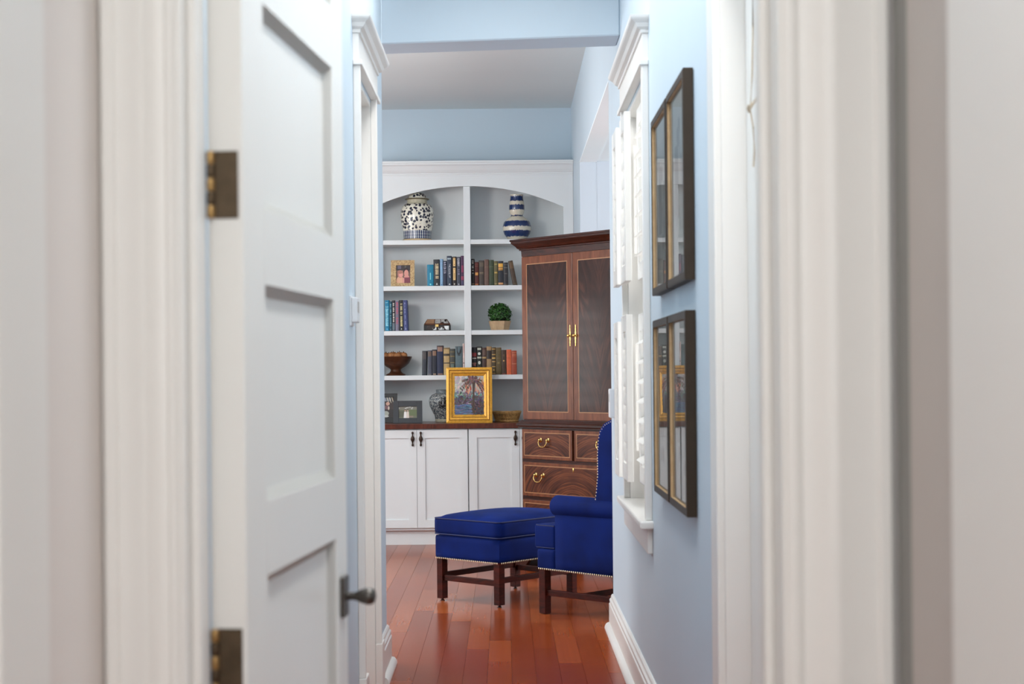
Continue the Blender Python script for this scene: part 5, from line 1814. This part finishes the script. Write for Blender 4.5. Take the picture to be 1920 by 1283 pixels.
# ------------------------------------------------------------------ framed pictures on the hall wall
def wall_picture(label, ya, yb, z0, z1, seed):
    t = thing('wall_picture', label, 'picture', (XR, (ya + yb) / 2, (z0 + z1) / 2), -math.pi / 2, 'framed prints in pairs on the hallway wall')
    # local: x along the wall (towards the viewer is +x), -y out of the wall
    w_, h_ = (yb - ya) / 2, (z1 - z0) / 2
    bm = BM()
    fw = 0.018
    for d in ((-w_, -w_ + fw, -h_, h_), (w_ - fw, w_, -h_, h_), (-w_ + fw, w_ - fw, -h_, -h_ + fw), (-w_ + fw, w_ - fw, h_ - fw, h_)):
        box(bm, d[0], d[1], -0.030, -0.002, d[2], d[3])
    fr = obj('frame', bm, M['frame_side'], t)
    bm = BM()
    a, b = 0.004, fw + 0.006
    for d in ((-w_ + a, -w_ + b, -h_ + a, h_ - a), (w_ - b, w_ - a, -h_ + a, h_ - a), (-w_ + b, w_ - b, -h_ + a, -h_ + b), (-w_ + b, w_ - b, h_ - b, h_ - a)):
        box(bm, d[0], d[1], -0.0312, -0.0295, d[2], d[3])
    obj('face_moulding', bm, M['frame_side'], fr)
    bm = BM()
    a, b = fw - 0.001, fw + 0.004
    for d in ((-w_ + a, -w_ + b, -h_ + a, h_ - a), (w_ - b, w_ - a, -h_ + a, h_ - a), (-w_ + b, w_ - b, -h_ + a, -h_ + b), (-w_ + b, w_ - b, h_ - b, h_ - a)):
        box(bm, d[0], d[1], -0.029, -0.0165, d[2], d[3])
    obj('inner_lip', bm, M['frame_lip'], fr)
    bxo('mat', (-w_ + fw, w_ - fw, -0.0172, -0.003, -h_ + fw, h_ - fw), M['mat_board'], t)
    rnd = random.Random(seed)
    x0, x1, a0, a1 = -w_ + 0.09, w_ - 0.09, -h_ + 0.10, h_ - 0.10
    po = [(rect(x0, x1, a0, a1), (228, 218, 202)), (rect(x0, x1, a0 + 0.12, a0 + 0.2), (212, 200, 184)), (rect(x0 + 0.04, x0 + 0.14, a0 + 0.1, a1 - 0.08), (176, 164, 150)), (rect(x0 + 0.2, x0 + 0.27, a0 + 0.06, a1 - 0.14), (196, 186, 172))]
    for _ in range(14):
        po.append((ell(x0 + 0.03 + rnd.random() * (x1 - x0 - 0.06), a0 + 0.03 + rnd.random() * (a1 - a0 - 0.06), 0.02, 0.028, 8), rnd.choice([(186, 174, 160), (170, 158, 146), (210, 200, 186)])))
    print_mesh('print', po, t, -0.0175)
    bm = BM()
    bm.faces.new([bm.verts.new(v) for v in ((-w_ + fw * 0.8, -0.0215, -h_ + fw * 0.8), (w_ - fw * 0.8, -0.0215, -h_ + fw * 0.8), (w_ - fw * 0.8, -0.0215, h_ - fw * 0.8), (-w_ + fw * 0.8, -0.0215, h_ - fw * 0.8))])
    obj('glass', bm, M['glass'], t)
    return t


wall_picture('upper framed print farther from the viewer, beside the window', 5.085, 5.585, 1.592, 2.198, 1)
wall_picture('upper framed print nearer the viewer, right of the far one', 4.57, 5.06, 1.592, 2.198, 2)
wall_picture('lower framed print farther from the viewer, beside the window', 5.085, 5.585, 0.912, 1.505, 3)
wall_picture('lower framed print nearer the viewer, right of the far one', 4.57, 5.06, 0.912, 1.505, 4)


# ------------------------------------------------------------------ switches and thermostat
def switch_plate(name, label, y, z0, z1, box_h, mirror=False):
    t = thing(name, label, 'switch', (XR, y, (z0 + z1) / 2), -math.pi / 2, 'wall controls at the end of the right hallway wall')
    h_ = (z1 - z0) / 2
    bxo('plate', (-0.06, 0.06, -0.007, 0, -h_, h_), M['plastic'], t, 0.002)
    for cx in (-0.028, 0.028):
        bxo('toggle', (cx - 0.014, cx + 0.014, -0.0125, -0.007, -h_ * 0.5, h_ * 0.5), M['plastic'], t, 0.002)
    return t


switch_plate('light_switch', 'white double switch plate at the end of the hallway wall, upper of two', 7.55, 1.365, 1.50, 0.1)
switch_plate('light_switch', 'white double switch plate at the end of the hallway wall, lower of two', 7.62, 1.085, 1.215, 0.1)
kp = thing('keypad', 'slim white wall keypad at the corner beside the lower switch plate', 'keypad', (XR, 8.05, 1.165), -math.pi / 2)
bxo('housing', (-0.05, 0.05, -0.026, 0, -0.07, 0.075), M['plastic'], kp, 0.006)
bxo('display', (-0.03, 0.03, -0.0268, -0.0255, 0.01, 0.05), M['plastic_grey'], kp)
th = thing('thermostat', 'small white thermostat on the left wall beyond the open door', 'thermostat', (XL, 5.77, 1.56), math.pi / 2)
bxo('wall_plate', (-0.06, 0.06, -0.006, 0, -0.058, 0.05), M['plastic'], th, 0.002)
bxo('housing', (-0.05, 0.05, -0.026, -0.006, -0.045, 0.045), M['plastic'], th, 0.004)
bxo('display', (-0.03, 0.03, -0.027, -0.0255, -0.01, 0.03), M['plastic_grey'], th)

for o in list(bpy.data.objects):
    if o.type == 'MESH' and o.users == 0:
        bpy.data.objects.remove(o)
